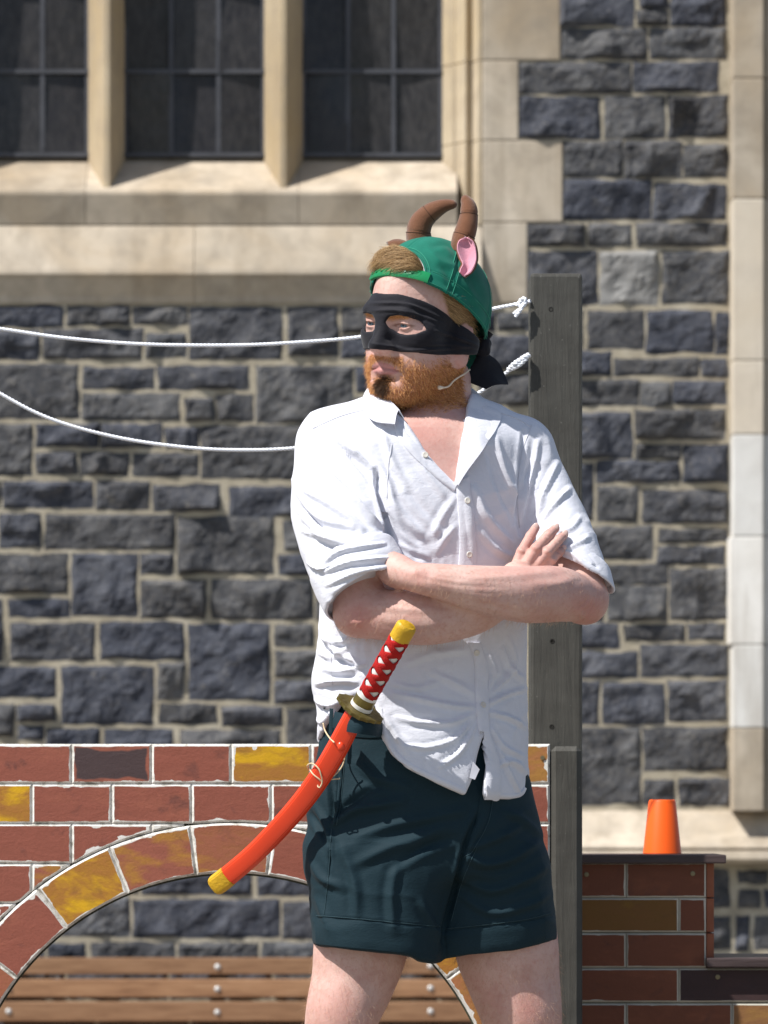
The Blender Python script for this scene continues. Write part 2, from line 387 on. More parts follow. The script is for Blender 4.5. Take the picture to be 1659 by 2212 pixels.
# upper wall behind the window head and a dark room behind the glass
link('inner_wall', boxmesh('inner_wall', W(-500, 0).x, W(1041, 0).x, WY + .42, WY + .5, 0, W(0, -620).z), MAT['mortar'], wall)
a = W(-950, -620); link('upper_wall', boxmesh('upper_wall', a.x, W(2000, 0).x, WY - .02, WY + .5, W(0, -620).z, W(0, -620).z + 3.5), MAT['sandstone'], wall)
link('far_wall', boxmesh('far_wall', W(-950, 0).x, W(-192, 0).x, WY + .004, WY + .4, W(0, 486).z, W(0, -620).z - .002), MAT['sandstone'], wall)
# buttress on the right; its bright sun patch is painted in as paler blocks
MAT['sandstone_cream'] = mat_sandstone('sandstone_cream', (.58, .52, .43), (.53, .46, .36), (.64, .585, .50), (.48, .425, .35))
for (ya, yb, mt) in ((-620, 168, 'sandstone'), (169, 428, 'sandstone'), (429, 778, 'sandstone_cream'), (779, 938, 'sandstone_cream'), (939, 1158, 'sandstone_sunlit'), (1159, 1392, 'sandstone_sunlit'), (1393, 1572, 'sandstone_sunlit'), (1573, 1752, 'sandstone')):
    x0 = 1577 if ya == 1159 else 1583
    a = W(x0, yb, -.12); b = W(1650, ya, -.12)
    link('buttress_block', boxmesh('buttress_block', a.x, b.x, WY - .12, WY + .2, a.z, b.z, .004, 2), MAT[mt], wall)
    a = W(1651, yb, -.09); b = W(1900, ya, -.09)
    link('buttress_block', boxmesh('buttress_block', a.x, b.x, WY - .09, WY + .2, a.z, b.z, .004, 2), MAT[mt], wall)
# moulded plinth course
pl = [yz(1751, -.01), yz(1765, -.03), yz(1800, -.07), yz(1826, -.125), yz(1832, -.13), yz(1836, -.118), yz(1840, -.135), yz(1856, -.14), yz(1864, -.125), yz(1868, -.055), yz(1868, .2), yz(1751, .2)]
jx = [1120, 1420, 1760, 2000]
for i in range(3):
    link('plinth_block', profile_block('plinth_block', W(jx[i] + 1, 0).x, W(jx[i + 1] - 1, 0).x, pl, MAT['sandstone']), MAT['sandstone'], wall)
a = W(1240, 2300, -.05); b = W(2000, 1869, -.05)
link('mortar_bed', boxmesh('mortar_bed', a.x, b.x, WY - .05, WY + .2, 0, b.z), MAT['mortar'], wall)
k = 900
for r in [(1300,760,1450,975),(1492,872,1622,975),(1640,872,1760,975),(1300,1020,1452,1205),(1482,1020,1552,1205),(1582,1020,1700,1205),(1490,770,1660,840),(1300,1240,1560,1330),(1590,1240,1800,1330)]:
    x0, y0, x1, y1 = cG(r); a = W(x0, y1, -.05); b = W(x1, y0, -.05); k += 1
    o = put_local('stone', rock(b.x - a.x, b.z - a.z, k), MAT['bluestone'], wall, ((a.x + b.x) / 2, WY - .05, (a.z + b.z) / 2)); del o['_moved']

# ------------------------------------------------------------------ bench
BY = 5.50
def mat_slat():
    m = NT('bench_wood', .55, .35); v = m.coord('Object', (3, 40, 40)); g = m.noise(v, 3, 6, .6, .6); r = m.objrand()
    c = m.ramp(g, [(.3, (.21, .108, .055)), (.55, (.33, .185, .098)), (.75, (.40, .245, .14))])
    m.col(m.mix(1.0, c, m.ramp(r, [(0, (.85, .85, .85)), (1, (1.1, 1.08, 1.05))]), 'MULTIPLY')); m.bump(g, .2, .002); return m.m
MAT['screw'] = simple('brass_screw', (.22, .18, .10), .45, .5, 0, 60, .2, .5); MAT['slat'] = mat_slat(); MAT['steel'] = simple('steel', (.60, .60, .58), .4, .5, 0, 60, .1, .35); MAT['black_metal'] = simple('black_metal', (.03, .03, .032), .5, .4)
bench = empty('garden_bench', (P(480, 0, BY).x, BY, 0), 'brown slatted wooden bench with steel bolts seen through the painted arch', 'bench')
BX0, BX1 = P(-60, 0, BY).x, P(1080, 0, BY).x
ys = [(2069, 2105), (2115, 2154), (2163, 2206), (2216, 2256)]
for i, (a, b) in enumerate(ys):
    za, zb = P(0, b, BY).z, P(0, a, BY).z; dy = -.012 * i
    s = link('back_slat', boxmesh('back_slat', BX0, BX1, BY + dy, BY + dy + .028, za, zb, .004, 2), MAT['slat'], bench)
    for px in (470, 20, 930):
        c = P(px, (a + b) / 2 + (2 if px == 470 else 0), BY); n_ = 12
        bolt = lathe('bolt', [(.0085, 0), (.0085, .0015), (.006, .004), (.002, .005)], 12)
        bolt.transform(Matrix.Translation((c.x, BY + dy - .0005, c.z)) @ Matrix.Rotation(math.radians(90), 4, 'X')); bolt.shade_smooth()
        link('bolt', bolt, MAT['steel'], s)
for i in range(6):
    y0 = BY - .1 - i * .07
    link('seat_slat', boxmesh('seat_slat', BX0, BX1, y0 - .058, y0, .40 + .004 * i, .43 + .004 * i, .004, 2), MAT['slat'], bench)
for px in (20, 470, 930):
    x = P(px, 0, BY).x
    link('leg', boxmesh('leg', x - .02, x + .02, BY - .5, BY - .45, 0, .405, .004), MAT['black_metal'], bench)
    link('leg', boxmesh('leg', x - .02, x + .02, BY + .03, BY + .07, 0, .8, .004), MAT['black_metal'], bench)
    link('seat_rail', boxmesh('seat_rail', x - .018, x + .018, BY - .45, BY + .03, .36, .398, .004), MAT['black_metal'], bench)

# ------------------------------------------------------------------ painted brick flat with the arch
FY = .5
def mat_brick(name, base, second, fac, dark=.25, white=(.74, .72, .67), wthr=.5, over=None):
    m = NT(name, .6, .3); v0 = m.coord('Object'); r = m.objrand()
    off = m.n('ShaderNodeVectorMath', operation='ADD'); m.l(v0, off.inputs[0]); cmb = m.n('ShaderNodeCombineXYZ'); k = m.math('MULTIPLY', r, 23.0)
    for i in range(3): m.l(k, cmb.inputs[i])
    m.l(cmb.outputs[0], off.inputs[1]); v = off.outputs[0]
    mp = m.n('ShaderNodeMapping'); mp.inputs['Scale'].default_value = (1, 1, 2.2); mp.inputs['Rotation'].default_value = (0, .5, 0); m.l(v, mp.inputs[0])
    brush = m.noise(mp.outputs[0], 26, 6, .65, .5); blot = m.noise(v, 22, 4, .55, .4); fine = m.noise(v, 210, 4, .6)
    c = m.mix(m.ramp(m.noise(mp.outputs[0], 9, 4, .6, .3), [(.5 - fac * .35, 0.), (.62 - fac * .3, 1.)]), base, second)
    c = m.mix(m.ramp(brush, [(.35, .28), (.65, 0.)]), c, tuple(x * .62 for x in base))
    c = m.mix(m.ramp(fine, [(.3, .22), (.7, 0.)]), c, tuple(x * .5 for x in base))
    c = m.mix(m.ramp(blot, [(.58, 0.), (.74, dark * 2.4)]), c, (.045, .028, .03))
    if over:   # a dark coat brushed over the middle only
        ov = m.math('ADD', m.attr('edge'), m.math('MULTIPLY', m.math('SUBTRACT', m.noise(v, 16, 3, .5), .5), 1.6)); c = m.mix(m.ramp(ov, [(.28, 0.), (.5, 1.)]), c, over)
    # sloppy white line paint round the edge of each brick
    e = m.attr('edge'); wn_ = m.noise(v, 17, 3, .55, .9); lim = m.ramp(wn_, [(.42, .0), (.53, .08), (.62, .30), (.71, .9)])
    wet = m.math('LESS_THAN', e, m.math('MULTIPLY', lim, wthr))
    wc = m.mix(m.ramp(m.noise(v, 90, 4, .6), [(.4, 0.), (.8, .5)]), white, tuple(x * .72 for x in white))
    m.col(m.mix(wet, c, wc)); m.bump(m.math('ADD', fine, m.math('MULTIPLY', brush, 2.0)), .25, .002); return m.m
RED, MUST, YEL, DRK, ORG = (.325, .105, .066), (.42, .20, .035), (.66, .37, .012), (.066, .042, .042), (.42, .17, .07)
MAT['brick_red'] = mat_brick('brick_red', RED, (.285, .088, .058), .5)
MAT['brick_yellow'] = mat_brick('brick_yellow', YEL, (.36, .145, .035), .42, .1)
MAT['brick_mustard'] = mat_brick('brick_mustard', MUST, RED, .5, .1)
MAT['brick_dark'] = mat_brick('brick_dark', RED, RED, .5, .2, over=DRK)
MAT['brick_redmust'] = mat_brick('brick_redmust', RED, MUST, .25, .2)
MAT['brick_orange'] = mat_brick('brick_orange', ORG, (.40, .20, .045), .4, .1)
def mat_groove():
    m = NT('groove_paint', .65, .3); v = m.coord('Object'); a = m.noise(v, 45, 5, .7, .5)
    m.col(m.ramp(a, [(.34, (.30, .28, .235)), (.5, (.68, .655, .60)), (.7, (.78, .765, .73))])); m.bump(m.noise(v, 160, 4), .2, .002); return m.m
MAT['groove'] = mat_groove(); MAT['plywood'] = simple('plywood', (.30, .24, .15), .8, .2, .4, 50, .3)
MAT['groove_dull'] = simple('groove_dull', (.52, .49, .41), .7, .25, .2, 90, .25)
arch_c = (500.0, 2470.0); RI, RO = 584.0, 693.0
flat = empty('brick_flat', (P(500, 0, FY).x, FY, .35), 'stage flat painted as red and yellow brick wall with a round arch', 'stage flat')
def pf(px, py, dy=0.0): return P(px, py, FY + dy)
def inset_poly(poly, d):
    n = len(poly); out = []
    for i in range(n):
        a = np.array(poly[i - 1]); b = np.array(poly[i]); c = np.array(poly[(i + 1) % n])
        e1 = (b - a) / (np.linalg.norm(b - a) + 1e-9); e2 = (c - b) / (np.linalg.norm(c - b) + 1e-9)
        n1 = np.array((-e1[1], e1[0])); n2 = np.array((-e2[1], e2[0])); bis = n1 + n2; L = np.linalg.norm(bis)
        bis = bis / (L + 1e-9); k = d / max(.35, float(np.dot(bis, n1))); out.append(tuple(b + bis * k))
    return out
def area(poly): return .5 * sum(poly[i - 1][0] * poly[i][1] - poly[i][0] * poly[i - 1][1] for i in range(len(poly)))
def brick_from_rings(ringfn, y, depth, ch, mats, fill=None):
    """ringfn(d): outline in (x, z) metres, inset by d; a chamfered block whose front lies at depth y."""
    rings = [(ringfn(.00003), depth, -1), (ringfn(.00003), ch, -1), (ringfn(ch), 0, 0)]
    for d in (.004, .009, .016):
        r = ringfn(ch + d)
        if r is not None and len(r) == len(rings[0][0]): rings.append((r, 0, d / .016))
        else: break
    V = []; E = []; F = []; n = len(rings[0][0]); mi = []
    for ring, yy, e in rings:
        for (x, z) in ring: V.append((x, y + yy, z)); E.append(max(0, e))
    nr = len(rings)
    for r in range(nr - 1):
        for i in range(n):
            j = (i + 1) % n; F.append((r * n + i, r * n + j, (r + 1) * n + j, (r + 1) * n + i)); mi.append(1 if r < 2 else 0)
    o = (nr - 1) * n; m = n // 2
    for i in range(m - 1): F.append((o + i, o + i + 1, o + n - 2 - i, o + n - 1 - i)); mi.append(0)
    me = mesh('brick', V, F)
    for m_ in mats: me.materials.append(m_)
    me.polygons.foreach_set('material_index', mi)
    at = me.attributes.new('edge', 'FLOAT', 'POINT'); at.data.foreach_set('value', E); fix_normals(me); return me
def rect_rings(x0, x1, y0, y1, y, R=None, N=14, tmin=4.0):
    """Rectangle in reference pixels, its lower side cut away by the arch circle of radius R."""
    cx, cy = arch_c; px = PXM * D0 / (D0 + y)
    def fn(d):
        e = d * px; a, b, t, l = x0 + e, x1 - e, y0 + e, y1 - e; Rr = (R or 0) + e
        low = lambda x: min(l, cy - math.sqrt(max(0, Rr * Rr - (x - cx) ** 2))) if R and abs(x - cx) < Rr else l
        xs = np.linspace(a, b, 240); ok = [x for x in xs if low(x) - t > tmin]
        if len(ok) < 3 or b - a < 3: return None
        xs = np.linspace(ok[0], ok[-1], N + 1); top = [(x, t) for x in xs]; bot = [(x, low(x)) for x in xs[::-1]]
        return [(P(u, v, y).x, P(u, v, y).z) for u, v in top + bot]
    return fn
def arc_rings(a0, a1, ri, ro, y, N=8):
    px = PXM * D0 / (D0 + y)
    def fn(d):
        e = d * px; rm = (ri + ro) / 2; da = math.degrees(e / rm); t = np.linspace(a0 + da, a1 - da, N + 1)
        pt = lambda r, q: (arch_c[0] + r * math.sin(math.radians(q)), arch_c[1] - r * math.cos(math.radians(q)))
        pts = [pt(ro - e, q) for q in t] + [pt(ri + (e if d > .001 else 0), q) for q in t[::-1]]
        return [(P(u, v, y).x, P(u, v, y).z) for u, v in pts]
    return fn
rb = random.Random(11)
PITCH = 172.4; ROW = 86.2
special = {(0, 327.5): 'brick_yellow', (0, 155): 'brick_dark', (1, -103.0): 'brick_yellow', (0, 1017): 'brick_orange'}
def brick_mat(row, x0):
    if row == 0 and 480 < x0 < 520: return 'brick_yellow'
    if row == 0 and 140 < x0 < 170: return 'brick_dark'
    if row == 1 and -120 < x0 < -80: return 'brick_yellow'
    if row == 0 and x0 > 1000: return 'brick_orange'
    if row == 3 and 50 < x0 < 90: return 'brick_redmust'
    if 0 <= row < 5 and x0 > -20: return 'brick_red'
    return rb.choice(['brick_red'] * 5 + ['brick_yellow', 'brick_mustard', 'brick_dark'])
GAP = .12
for row in range(13):
    y0 = 1607 + row * ROW + (.12 if row else 0); y1 = 1607 + (row + 1) * ROW - GAP
    off = 154.8 - 2 * PITCH if row % 2 == 0 else 69 - 2 * PITCH
    cuts = [-187.0] + [off + i * PITCH for i in range(0, 9) if -170 < off + i * PITCH < 1170] + [1188.0]
    for i in range(len(cuts) - 1):
        xa, xb = cuts[i] + (GAP if i else 0), cuts[i + 1] - (GAP if i < len(cuts) - 2 else 0)
        fn = rect_rings(xa, xb, y0, y1, FY, RO + 1)
        r0 = fn(.0002)
        if r0 is None or fn(.0036) is None: continue
        if abs(.5 * sum(r0[k - 1][0] * r0[k][1] - r0[k][0] * r0[k - 1][1] for k in range(len(r0)))) < .0003: continue
        link('brick', brick_from_rings(fn, FY, .016, .0040, [MAT[brick_mat(row, cuts[i])], MAT['groove']]), None, flat)
vm = {-1: 'brick_yellow', 0: 'brick_redmust', 1: 'brick_mustard', -2: 'brick_red', -3: 'brick_mustard', 2: 'brick_red', 3: 'brick_red', 4: 'brick_orange', 5: 'brick_red'}
VM = ['brick_red', 'brick_mustard', 'brick_red', 'brick_yellow', 'brick_redmust', 'brick_mustard', 'brick_red', 'brick_red', 'brick_yellow', 'brick_orange', 'brick_red', 'brick_red']
for i in range(12):
    a0 = -82.4 + i * 15; a1 = a0 + 15; g = .28
    link('arch_brick', brick_from_rings(arc_rings(a0 + .008, a1 - .008, RI, RO - .5, FY - .001), FY - .001, .017, .0042, [MAT[VM[i]], MAT['groove']]), None, flat)
# backing board of the flat with the arch cut out
N = 60; out_l = []; V = []; F = []
zb = .35
ang = np.linspace(-90, 90, N + 1)
inn = [pf(arch_c[0] + (RI - 4) * math.sin(math.radians(t)), arch_c[1] - (RI - 4) * math.cos(math.radians(t)), .012) for t in ang]
inn = [Vector((inn[0].x, FY + .012, zb))] + inn + [Vector((inn[-1].x, FY + .012, zb))]
tl, tr = pf(-187, 1607.5, .012), pf(1187.5, 1607.5, .012)
def outer_pt(p):
    cx_ = pf(arch_c[0], 0, .012).x; cz = pf(0, arch_c[1], .012).z
    if p.z <= cz + 1e-4: return Vector((tl.x if p.x < cx_ else tr.x, p.y, p.z))
    dx, dz = p.x - cx_, p.z - cz; k1 = (tl.z - cz) / dz if dz > 1e-6 else 1e9
    k2 = ((tr.x - cx_) / dx if dx > 0 else (tl.x - cx_) / dx) if abs(dx) > 1e-6 else 1e9
    k = min(k1, k2); return Vector((cx_ + dx * k, p.y, cz + dz * k))
outp = [outer_pt(p) for p in inn]
n = len(inn); T = Vector((0, .022, 0))
V = inn + outp + [p + T for p in inn] + [p + T for p in outp]
for i in range(n - 1):
    F += [(i, i + 1, n + i + 1, n + i), (2 * n + i, 3 * n + i, 3 * n + i + 1, 2 * n + i + 1), (i, 2 * n + i, 2 * n + i + 1, i + 1), (n + i, n + i + 1, 3 * n + i + 1, 3 * n + i)]
F += [(0, n, 3 * n, 2 * n), (n - 1, 3 * n - 1, 4 * n - 1, 2 * n - 1)]
me = mesh('backing_board', V, F); fix_normals(me); me.materials.append(simple('board_edge', (.045, .047, .03), .8, .2, .3, 60, .3)); link('backing_board', me, None, flat)
for px in (1172,):
    for py in (1637, 1985):
        c = pf(px - (0 if py < 1700 else 5), py); sm = lathe('screw', [(.0042, 0), (.0042, .0008), (.0015, .0009)], 12)
        sm.transform(Matrix.Translation((c.x, FY - .0012, c.z)) @ Matrix.Rotation(math.radians(90), 4, 'X')); link('screw', sm, MAT['screw'], flat)

# ------------------------------------------------------------------ grey posts
def mat_grey():
    m = NT('grey_painted_timber', .62, .35); v = m.coord('Object', (60, 60, 4)); g = m.noise(v, 1.0, 6, .65, .8); b = m.noise(m.coord('Object'), 16, 5, .6); sp = m.noise(m.coord('Object'), 130, 3, .5)
    c = m.ramp(b, [(.3, (.050, .047, .040)), (.7, (.074, .071, .061))]); c = m.mix(m.ramp(g, [(.35, .3), (.6, 0.)]), c, (.062, .060, .052))
    m.col(m.mix(m.ramp(sp, [(.70, 0.), (.78, .6)]), c, (.24, .235, .21))); m.bump(m.math('ADD', g, m.math('MULTIPLY', b, .7)), .55, .004); return m.m
MAT['grey'] = mat_grey(); MAT['hole'] = simple('screw_hole', (.02, .018, .016), .8)
post = empty('grey_post', (P(1200, 0, .58).x, .58, .35), 'tall grey painted timber post standing behind the man, ropes tied to it', 'post')
a = P(1145, 0, .525); b = P(1258, 590, .525)
link('timber', boxmesh('timber', a.x, b.x, .525, .65, .35, b.z, .0065, 2), MAT['grey'], post)
board = link('cover_board', boxmesh('cover_board', P(1190, 0, .5).x, P(1256, 0, .5).x, .496, .522, .35, P(0, 1612, .5).z, .009, 1), MAT['grey'], post)
for (px, py) in ((1193, 1385), (1192, 1570), (1190, 668)):
    c = P(px, py, .525); sm = lathe('screw', [(.0046, 0), (.0046, .0006), (.003, .0007), (.0028, .0002)], 12)
    sm.transform(Matrix.Translation((c.x, .5252, c.z)) @ Matrix.Rotation(math.radians(90), 4, 'X')); link('screw', sm, MAT['hole'], post)
lpost = empty('grey_post', (P(-420, 0, .58).x, .58, .35), 'grey timber post at the far end of the ropes, outside the frame', 'post')
link('timber', boxmesh('timber', P(-480, 0, .53).x, P(-370, 0, .53).x, .525, .65, .35, b.z, .0065, 2), MAT['grey'], lpost)

# ------------------------------------------------------------------ stepped brick flat and cone
SY = .70
steps = empty('stepped_brick_flat', (P(1400, 0, SY).x, SY, .35), 'dark red stepped brick prop with wooden treads beside the grey post', 'stage prop')
def ps(px, py): return P(px, py, SY)
cg = lambda x, y: ((x / 1.7121 + 1500) * .67193, (y / 1.7121 + 2350) * .67193)
rows = [(730, 912, [560, 878, 1318], None), (925, 1103, [300, 590, 1168, 1318], None), (1118, 1298, [560, 878, 1318], None), (1312, 1488, [300, 590, 1168, 1800, 2100], None),
        (1505, 1690, [560, 878, 1462, 2040, 2100], None), (1705, 1890, [590, 1168, 1750, 2100], None), (1905, 2090, [560, 878, 1462, 2040, 2100], None), (2105, 2290, [590, 1168, 1750, 2100], None), (2305, 2490, [560, 878, 1462, 2040, 2100], None), (2505, 2690, [590, 1168, 1750, 2100], None), (2705, 2890, [560, 878, 1462, 2040, 2100], None)]
SRED = (.235, .080, .040)
MAT['step_red'] = mat_brick('step_red', SRED, (.185, .062, .032), .5, .2, (.50, .47, .40), .16)
MAT['step_must'] = mat_brick('step_must', (.27, .15, .018), (.20, .09, .025), .45, .1, (.50, .47, .40), .16)
MAT['step_dark'] = mat_brick('step_dark', (.062, .032, .03), (.05, .028, .028), .5, .2, (.50, .47, .40), .12)
MAT['step_orange'] = mat_brick('step_orange', (.33, .17, .05), (.26, .12, .05), .4, .1, (.50, .47, .40), .16)
MAT['step_end'] = simple('step_end', SRED, .6, .3, .2, 90, .3)
for ri, (ya, yb, xs, _) in enumerate(rows):
    for i in range(len(xs) - 1):
        xa, xb = xs[i] + 1, xs[i + 1] - (1 if i < len(xs) - 2 or ri >= 3 else 0)
        mt = 'step_red'
        if ri == 1 and i == 1: mt = 'step_must'
        if ri == 3 and i >= 2: mt = 'step_dark'
        if ri == 4 and i == 2: mt = 'step_orange'
        (x0, y0), (x1, y1) = cg(xa, ya), cg(xb, yb)
        link('brick', brick_from_rings(rect_rings(x0, x1, y0 - 1.9, y1 + 1.9, SY), SY, .014, .0030, [MAT[mt], MAT['groove_dull']]), None, steps)
    if ri < 3:
        (x0, y0), (x1, y1) = cg(1320, ya), cg(1362, yb)
        link('end_brick', brick_from_rings(rect_rings(x0, x1, y0 - 1.5, y1 + 1.5, SY + .002), SY + .002, .27, .0015, [MAT['step_end'], MAT['step_end']]), None, steps)
p0, p1 = ps(*cg(560, 728)), ps(*cg(1318, 1300)); link('backing_board', boxmesh('backing_board', p0.x, p1.x, SY + .0125, SY + .27, .35, p0.z), MAT['groove_dull'], steps)
p0, p1 = ps(*cg(1318, 1305)), ps(*cg(2100, 1300)); link('backing_board', boxmesh('backing_board', p0.x + .001, p1.x, SY + .0125, SY + .27, .35, p0.z), MAT['groove_dull'], steps)
def mat_tread():
    m = NT('tread_wood', .5, .4); v = m.coord('Object', (5, 60, 60)); g = m.noise(v, 2, 6, .65, .5)
    m.col(m.ramp(g, [(.3, (.035, .022, .022)), (.7, (.085, .058, .055))])); m.bump(g, .35, .003); return m.m
MAT['tread'] = mat_tread()
a, b = ps(*cg(560, 729)), ps(*cg(1426, 681)); link('tread', boxmesh('tread', a.x, b.x, SY - .02, SY + .32, a.z, b.z, .003, 2), MAT['tread'], steps)
a, b = ps(*cg(1318, 1301)), ps(*cg(2120, 1248)); link('tread', boxmesh('tread', a.x, b.x, SY - .022, SY + .32, a.z, b.z, .003, 2), MAT['tread'], steps)
for (x, y) in ((660, 790), (1245, 785), (1382, 1354)):
    c = ps(*cg(x, y)); sm = lathe('screw', [(.0045, 0), (.0045, .0008), (.002, .001)], 12)
    sm.transform(Matrix.Translation((c.x, SY - .0012, c.z)) @ Matrix.Rotation(math.radians(90), 4, 'X')); link('screw', sm, MAT['screw'], steps)
zt = ps(*cg(0, 681)).z
CY = .93; c0 = P(1430.5, 0, CY).x; rbot = M(42, CY); rtop = M(28, CY); hc = P(0, 1727, CY).z - zt
cone_m = lathe('cone', [(rbot - .003, 0), (rbot, .001), (rbot - .0006, .003), (rtop + .0012, hc - .004), (rtop - .0006, hc - .0008), (rtop - .004, hc), (rtop - .007, hc - .001), (.004, hc - .002)], 48, (c0, CY, zt)); cone_m.shade_smooth(); cone_m.set_sharp_from_angle(angle=math.radians(50))
cone = link('marker_cone', cone_m, simple('cone_orange', (.95, .12, .008), .45, .3, .05, 300, .04, coat=.1))
tag(cone, 'small bright orange plastic cone standing on the top wooden tread', 'cone')

# ------------------------------------------------------------------ ropes
MAT['rope'] = simple('white_rope', (.86, .88, .93), .7, .3, .3, 300, .06)
def rope_mesh(path, r):
    pts = [Vector(p) for p in path]; L = [0]
    for i in range(1, len(pts)): L.append(L[-1] + (pts[i] - pts[i - 1]).length)
    n = int(L[-1] / .0035); V = []; F = []; A = np.array([tuple(p) for p in pts]); s = np.linspace(0, L[-1], n)
    C = np.stack([np.interp(s, L, A[:, k]) for k in range(3)], 1); K = 5
    for st in range(3):
        base = len(V)
        for i in range(n):
            t = Vector(C[min(i + 1, n - 1)] - C[max(i - 1, 0)]).normalized(); u = Vector((0, 1, 0)); u = (u - t * u.dot(t)).normalized(); w = t.cross(u)
            a = s[i] / .022 * 2 * math.pi + st * 2 * math.pi / 3; c = Vector(C[i]) + (u * math.cos(a) + w * math.sin(a)) * r * .5
            for k in range(K):
                b = 2 * math.pi * k / K; V.append(c + (u * math.cos(b) + w * math.sin(b)) * r * .56)
        for i in range(n - 1):
            for k in range(K): F.append((base + i * K + k, base + i * K + (k + 1) % K, base + (i + 1) * K + (k + 1) % K, base + (i + 1) * K + k))
    me = mesh('rope', V, F); fix_normals(me); me.shade_smooth(); return me
def knot(name, pts, r, parent):
    return link(name, rope_mesh([P(*p) for p in spline(pts, 6)], r), MAT['rope'], parent)
R1 = [(-370, 640, .56), (-180, 683, .56), (0, 710, .56), (140, 730, .56), (300, 743, .56), (480, 746, .56), (620, 741, .56), (790, 726, .56), (950, 692, .55), (1060, 668, .54), (1125, 655, .53), (1146, 650, .522)]
R2 = [(-370, 600, .56), (-180, 740, .56), (0, 850, .56), (110, 905, .56), (240, 942, .56), (370, 963, .56), (500, 972, .56), (645, 967, .56), (800, 940, .555), (950, 890, .55), (1040, 845, .54), (1100, 800, .53), (1142, 768, .522)]
for R_, lab, kn in ((R1, 'white rope, upper of the two, tied to the post behind the cap', 0), (R2, 'white rope, lower and more slack of the two, passing behind the shoulders', 1)):
    pts = spline(R_, 10); ro = link('rope', rope_mesh([P(*p) for p in pts], .0036), MAT['rope']); tag(ro, lab, 'rope', 'white ropes strung behind the man')
    if kn == 0:
        knot('knot', [(1118, 660, .522), (1126, 648, .513), (1134, 645, .512), (1134, 656, .512), (1126, 662, .514), (1120, 654, .518)], .0045, ro)
        knot('rope_end', [(1130, 652, .514), (1128, 664, .51), (1120, 676, .51), (1113, 684, .512)], .0036, ro)
        knot('rope_end', [(1128, 664, .512), (1116, 672, .512), (1109, 678, .513)], .003, ro)
    else:
        knot('knot', [(1100, 798, .522), (1112, 786, .511), (1122, 780, .511), (1132, 773, .511), (1142, 768, .518)], .0058, ro)
        knot('rope_end', [(1142, 766, .518), (1134, 778, .51), (1120, 790, .51), (1106, 797, .515)], .0042, ro)
# ------------------------------------------------------------------ implicit-surface modelling for the man
f32 = np.float32
class Vox:
    def __init__(s, lo, hi, h):
        s.h = h; s.lo = np.array(lo, float); n = np.ceil((np.array(hi) - s.lo) / h).astype(int) + 1
        s.ax = [(s.lo[i] + h * np.arange(n[i])).astype(f32) for i in range(3)]; s.F = np.full(tuple(n), .5, f32)
    def sl(s, lo, hi):
        return tuple(slice(max(0, int((lo[i] - s.lo[i]) / s.h)), max(0, min(s.F.shape[i], int((hi[i] - s.lo[i]) / s.h) + 2))) for i in range(3))
    def grid(s, q): 
        return (s.ax[0][q[0]][:, None, None], s.ax[1][q[1]][None, :, None], s.ax[2][q[2]][None, None, :])
    def full(s): return s.grid((slice(None),) * 3)
    def op(s, prim):
        fn, lo, hi, k, mode = prim; pad = k + 4 * s.h
        q = s.sl(np.array(lo) - pad, np.array(hi) + pad)
        if min(x.stop - x.start for x in q) <= 0: return
        f = fn(*s.grid(q)).astype(f32); A = s.F[q]
        s.F[q] = smin(A, f, k) if mode == 'add' else -smin(-A, f, k)
def smin(a, b, k):
    if k <= 0: return np.minimum(a, b)
    h = np.maximum(k - np.abs(a - b), 0) / k; return np.minimum(a, b) - h * h * k * .25
def smax(a, b, k): return -smin(-a, -b, k)
def cone(a, b, ra, rb, k=.02, mode='add'):
    a = np.array(a, float); b = np.array(b, float); ba = b - a; L = float(ba @ ba) + 1e-12
    def fn(X, Y, Z):
        t = np.clip(((X - a[0]) * ba[0] + (Y - a[1]) * ba[1] + (Z - a[2]) * ba[2]) / L, 0, 1)
        return np.sqrt((X - a[0] - t * ba[0]) ** 2 + (Y - a[1] - t * ba[1]) ** 2 + (Z - a[2] - t * ba[2]) ** 2) - (ra + t * (rb - ra))
    R = max(ra, rb); return (fn, np.minimum(a, b) - R, np.maximum(a, b) + R, k, mode)
def ell(c, r, R=None, k=.02, mode='add'):
    c = np.array(c, float); r = np.array(r, float); R = np.eye(3) if R is None else np.array(R)
    def fn(X, Y, Z):
        x, y, z = X - c[0], Y - c[1], Z - c[2]
        u = [R[0, i] * x + R[1, i] * y + R[2, i] * z for i in range(3)]
        k0 = np.sqrt(sum((u[i] / r[i]) ** 2 for i in range(3))) + 1e-9; k1 = np.sqrt(sum((u[i] / r[i] ** 2) ** 2 for i in range(3))) + 1e-9
        return k0 * (k0 - 1) / k1
    m = r.max(); return (fn, c - m, c + m, k, mode)
def chain(pts, k=.02, mode='add'):
    """pts: (px, py, y, r) in reference pixels."""
    sp = spline([tuple(P(*p[:3])) + (p[3],) for p in pts], 8); cs = [cone(a[:3], b[:3], a[3], b[3]) for a, b in zip(sp[:-1], sp[1:])]
    def fn(X, Y, Z):
        f = cs[0][0](X, Y, Z)
        for c in cs[1:]: f = np.minimum(f, c[0](X, Y, Z))
        return f
    return [(fn, np.min([c[1] for c in cs], 0), np.max([c[2] for c in cs], 0), k, mode)]
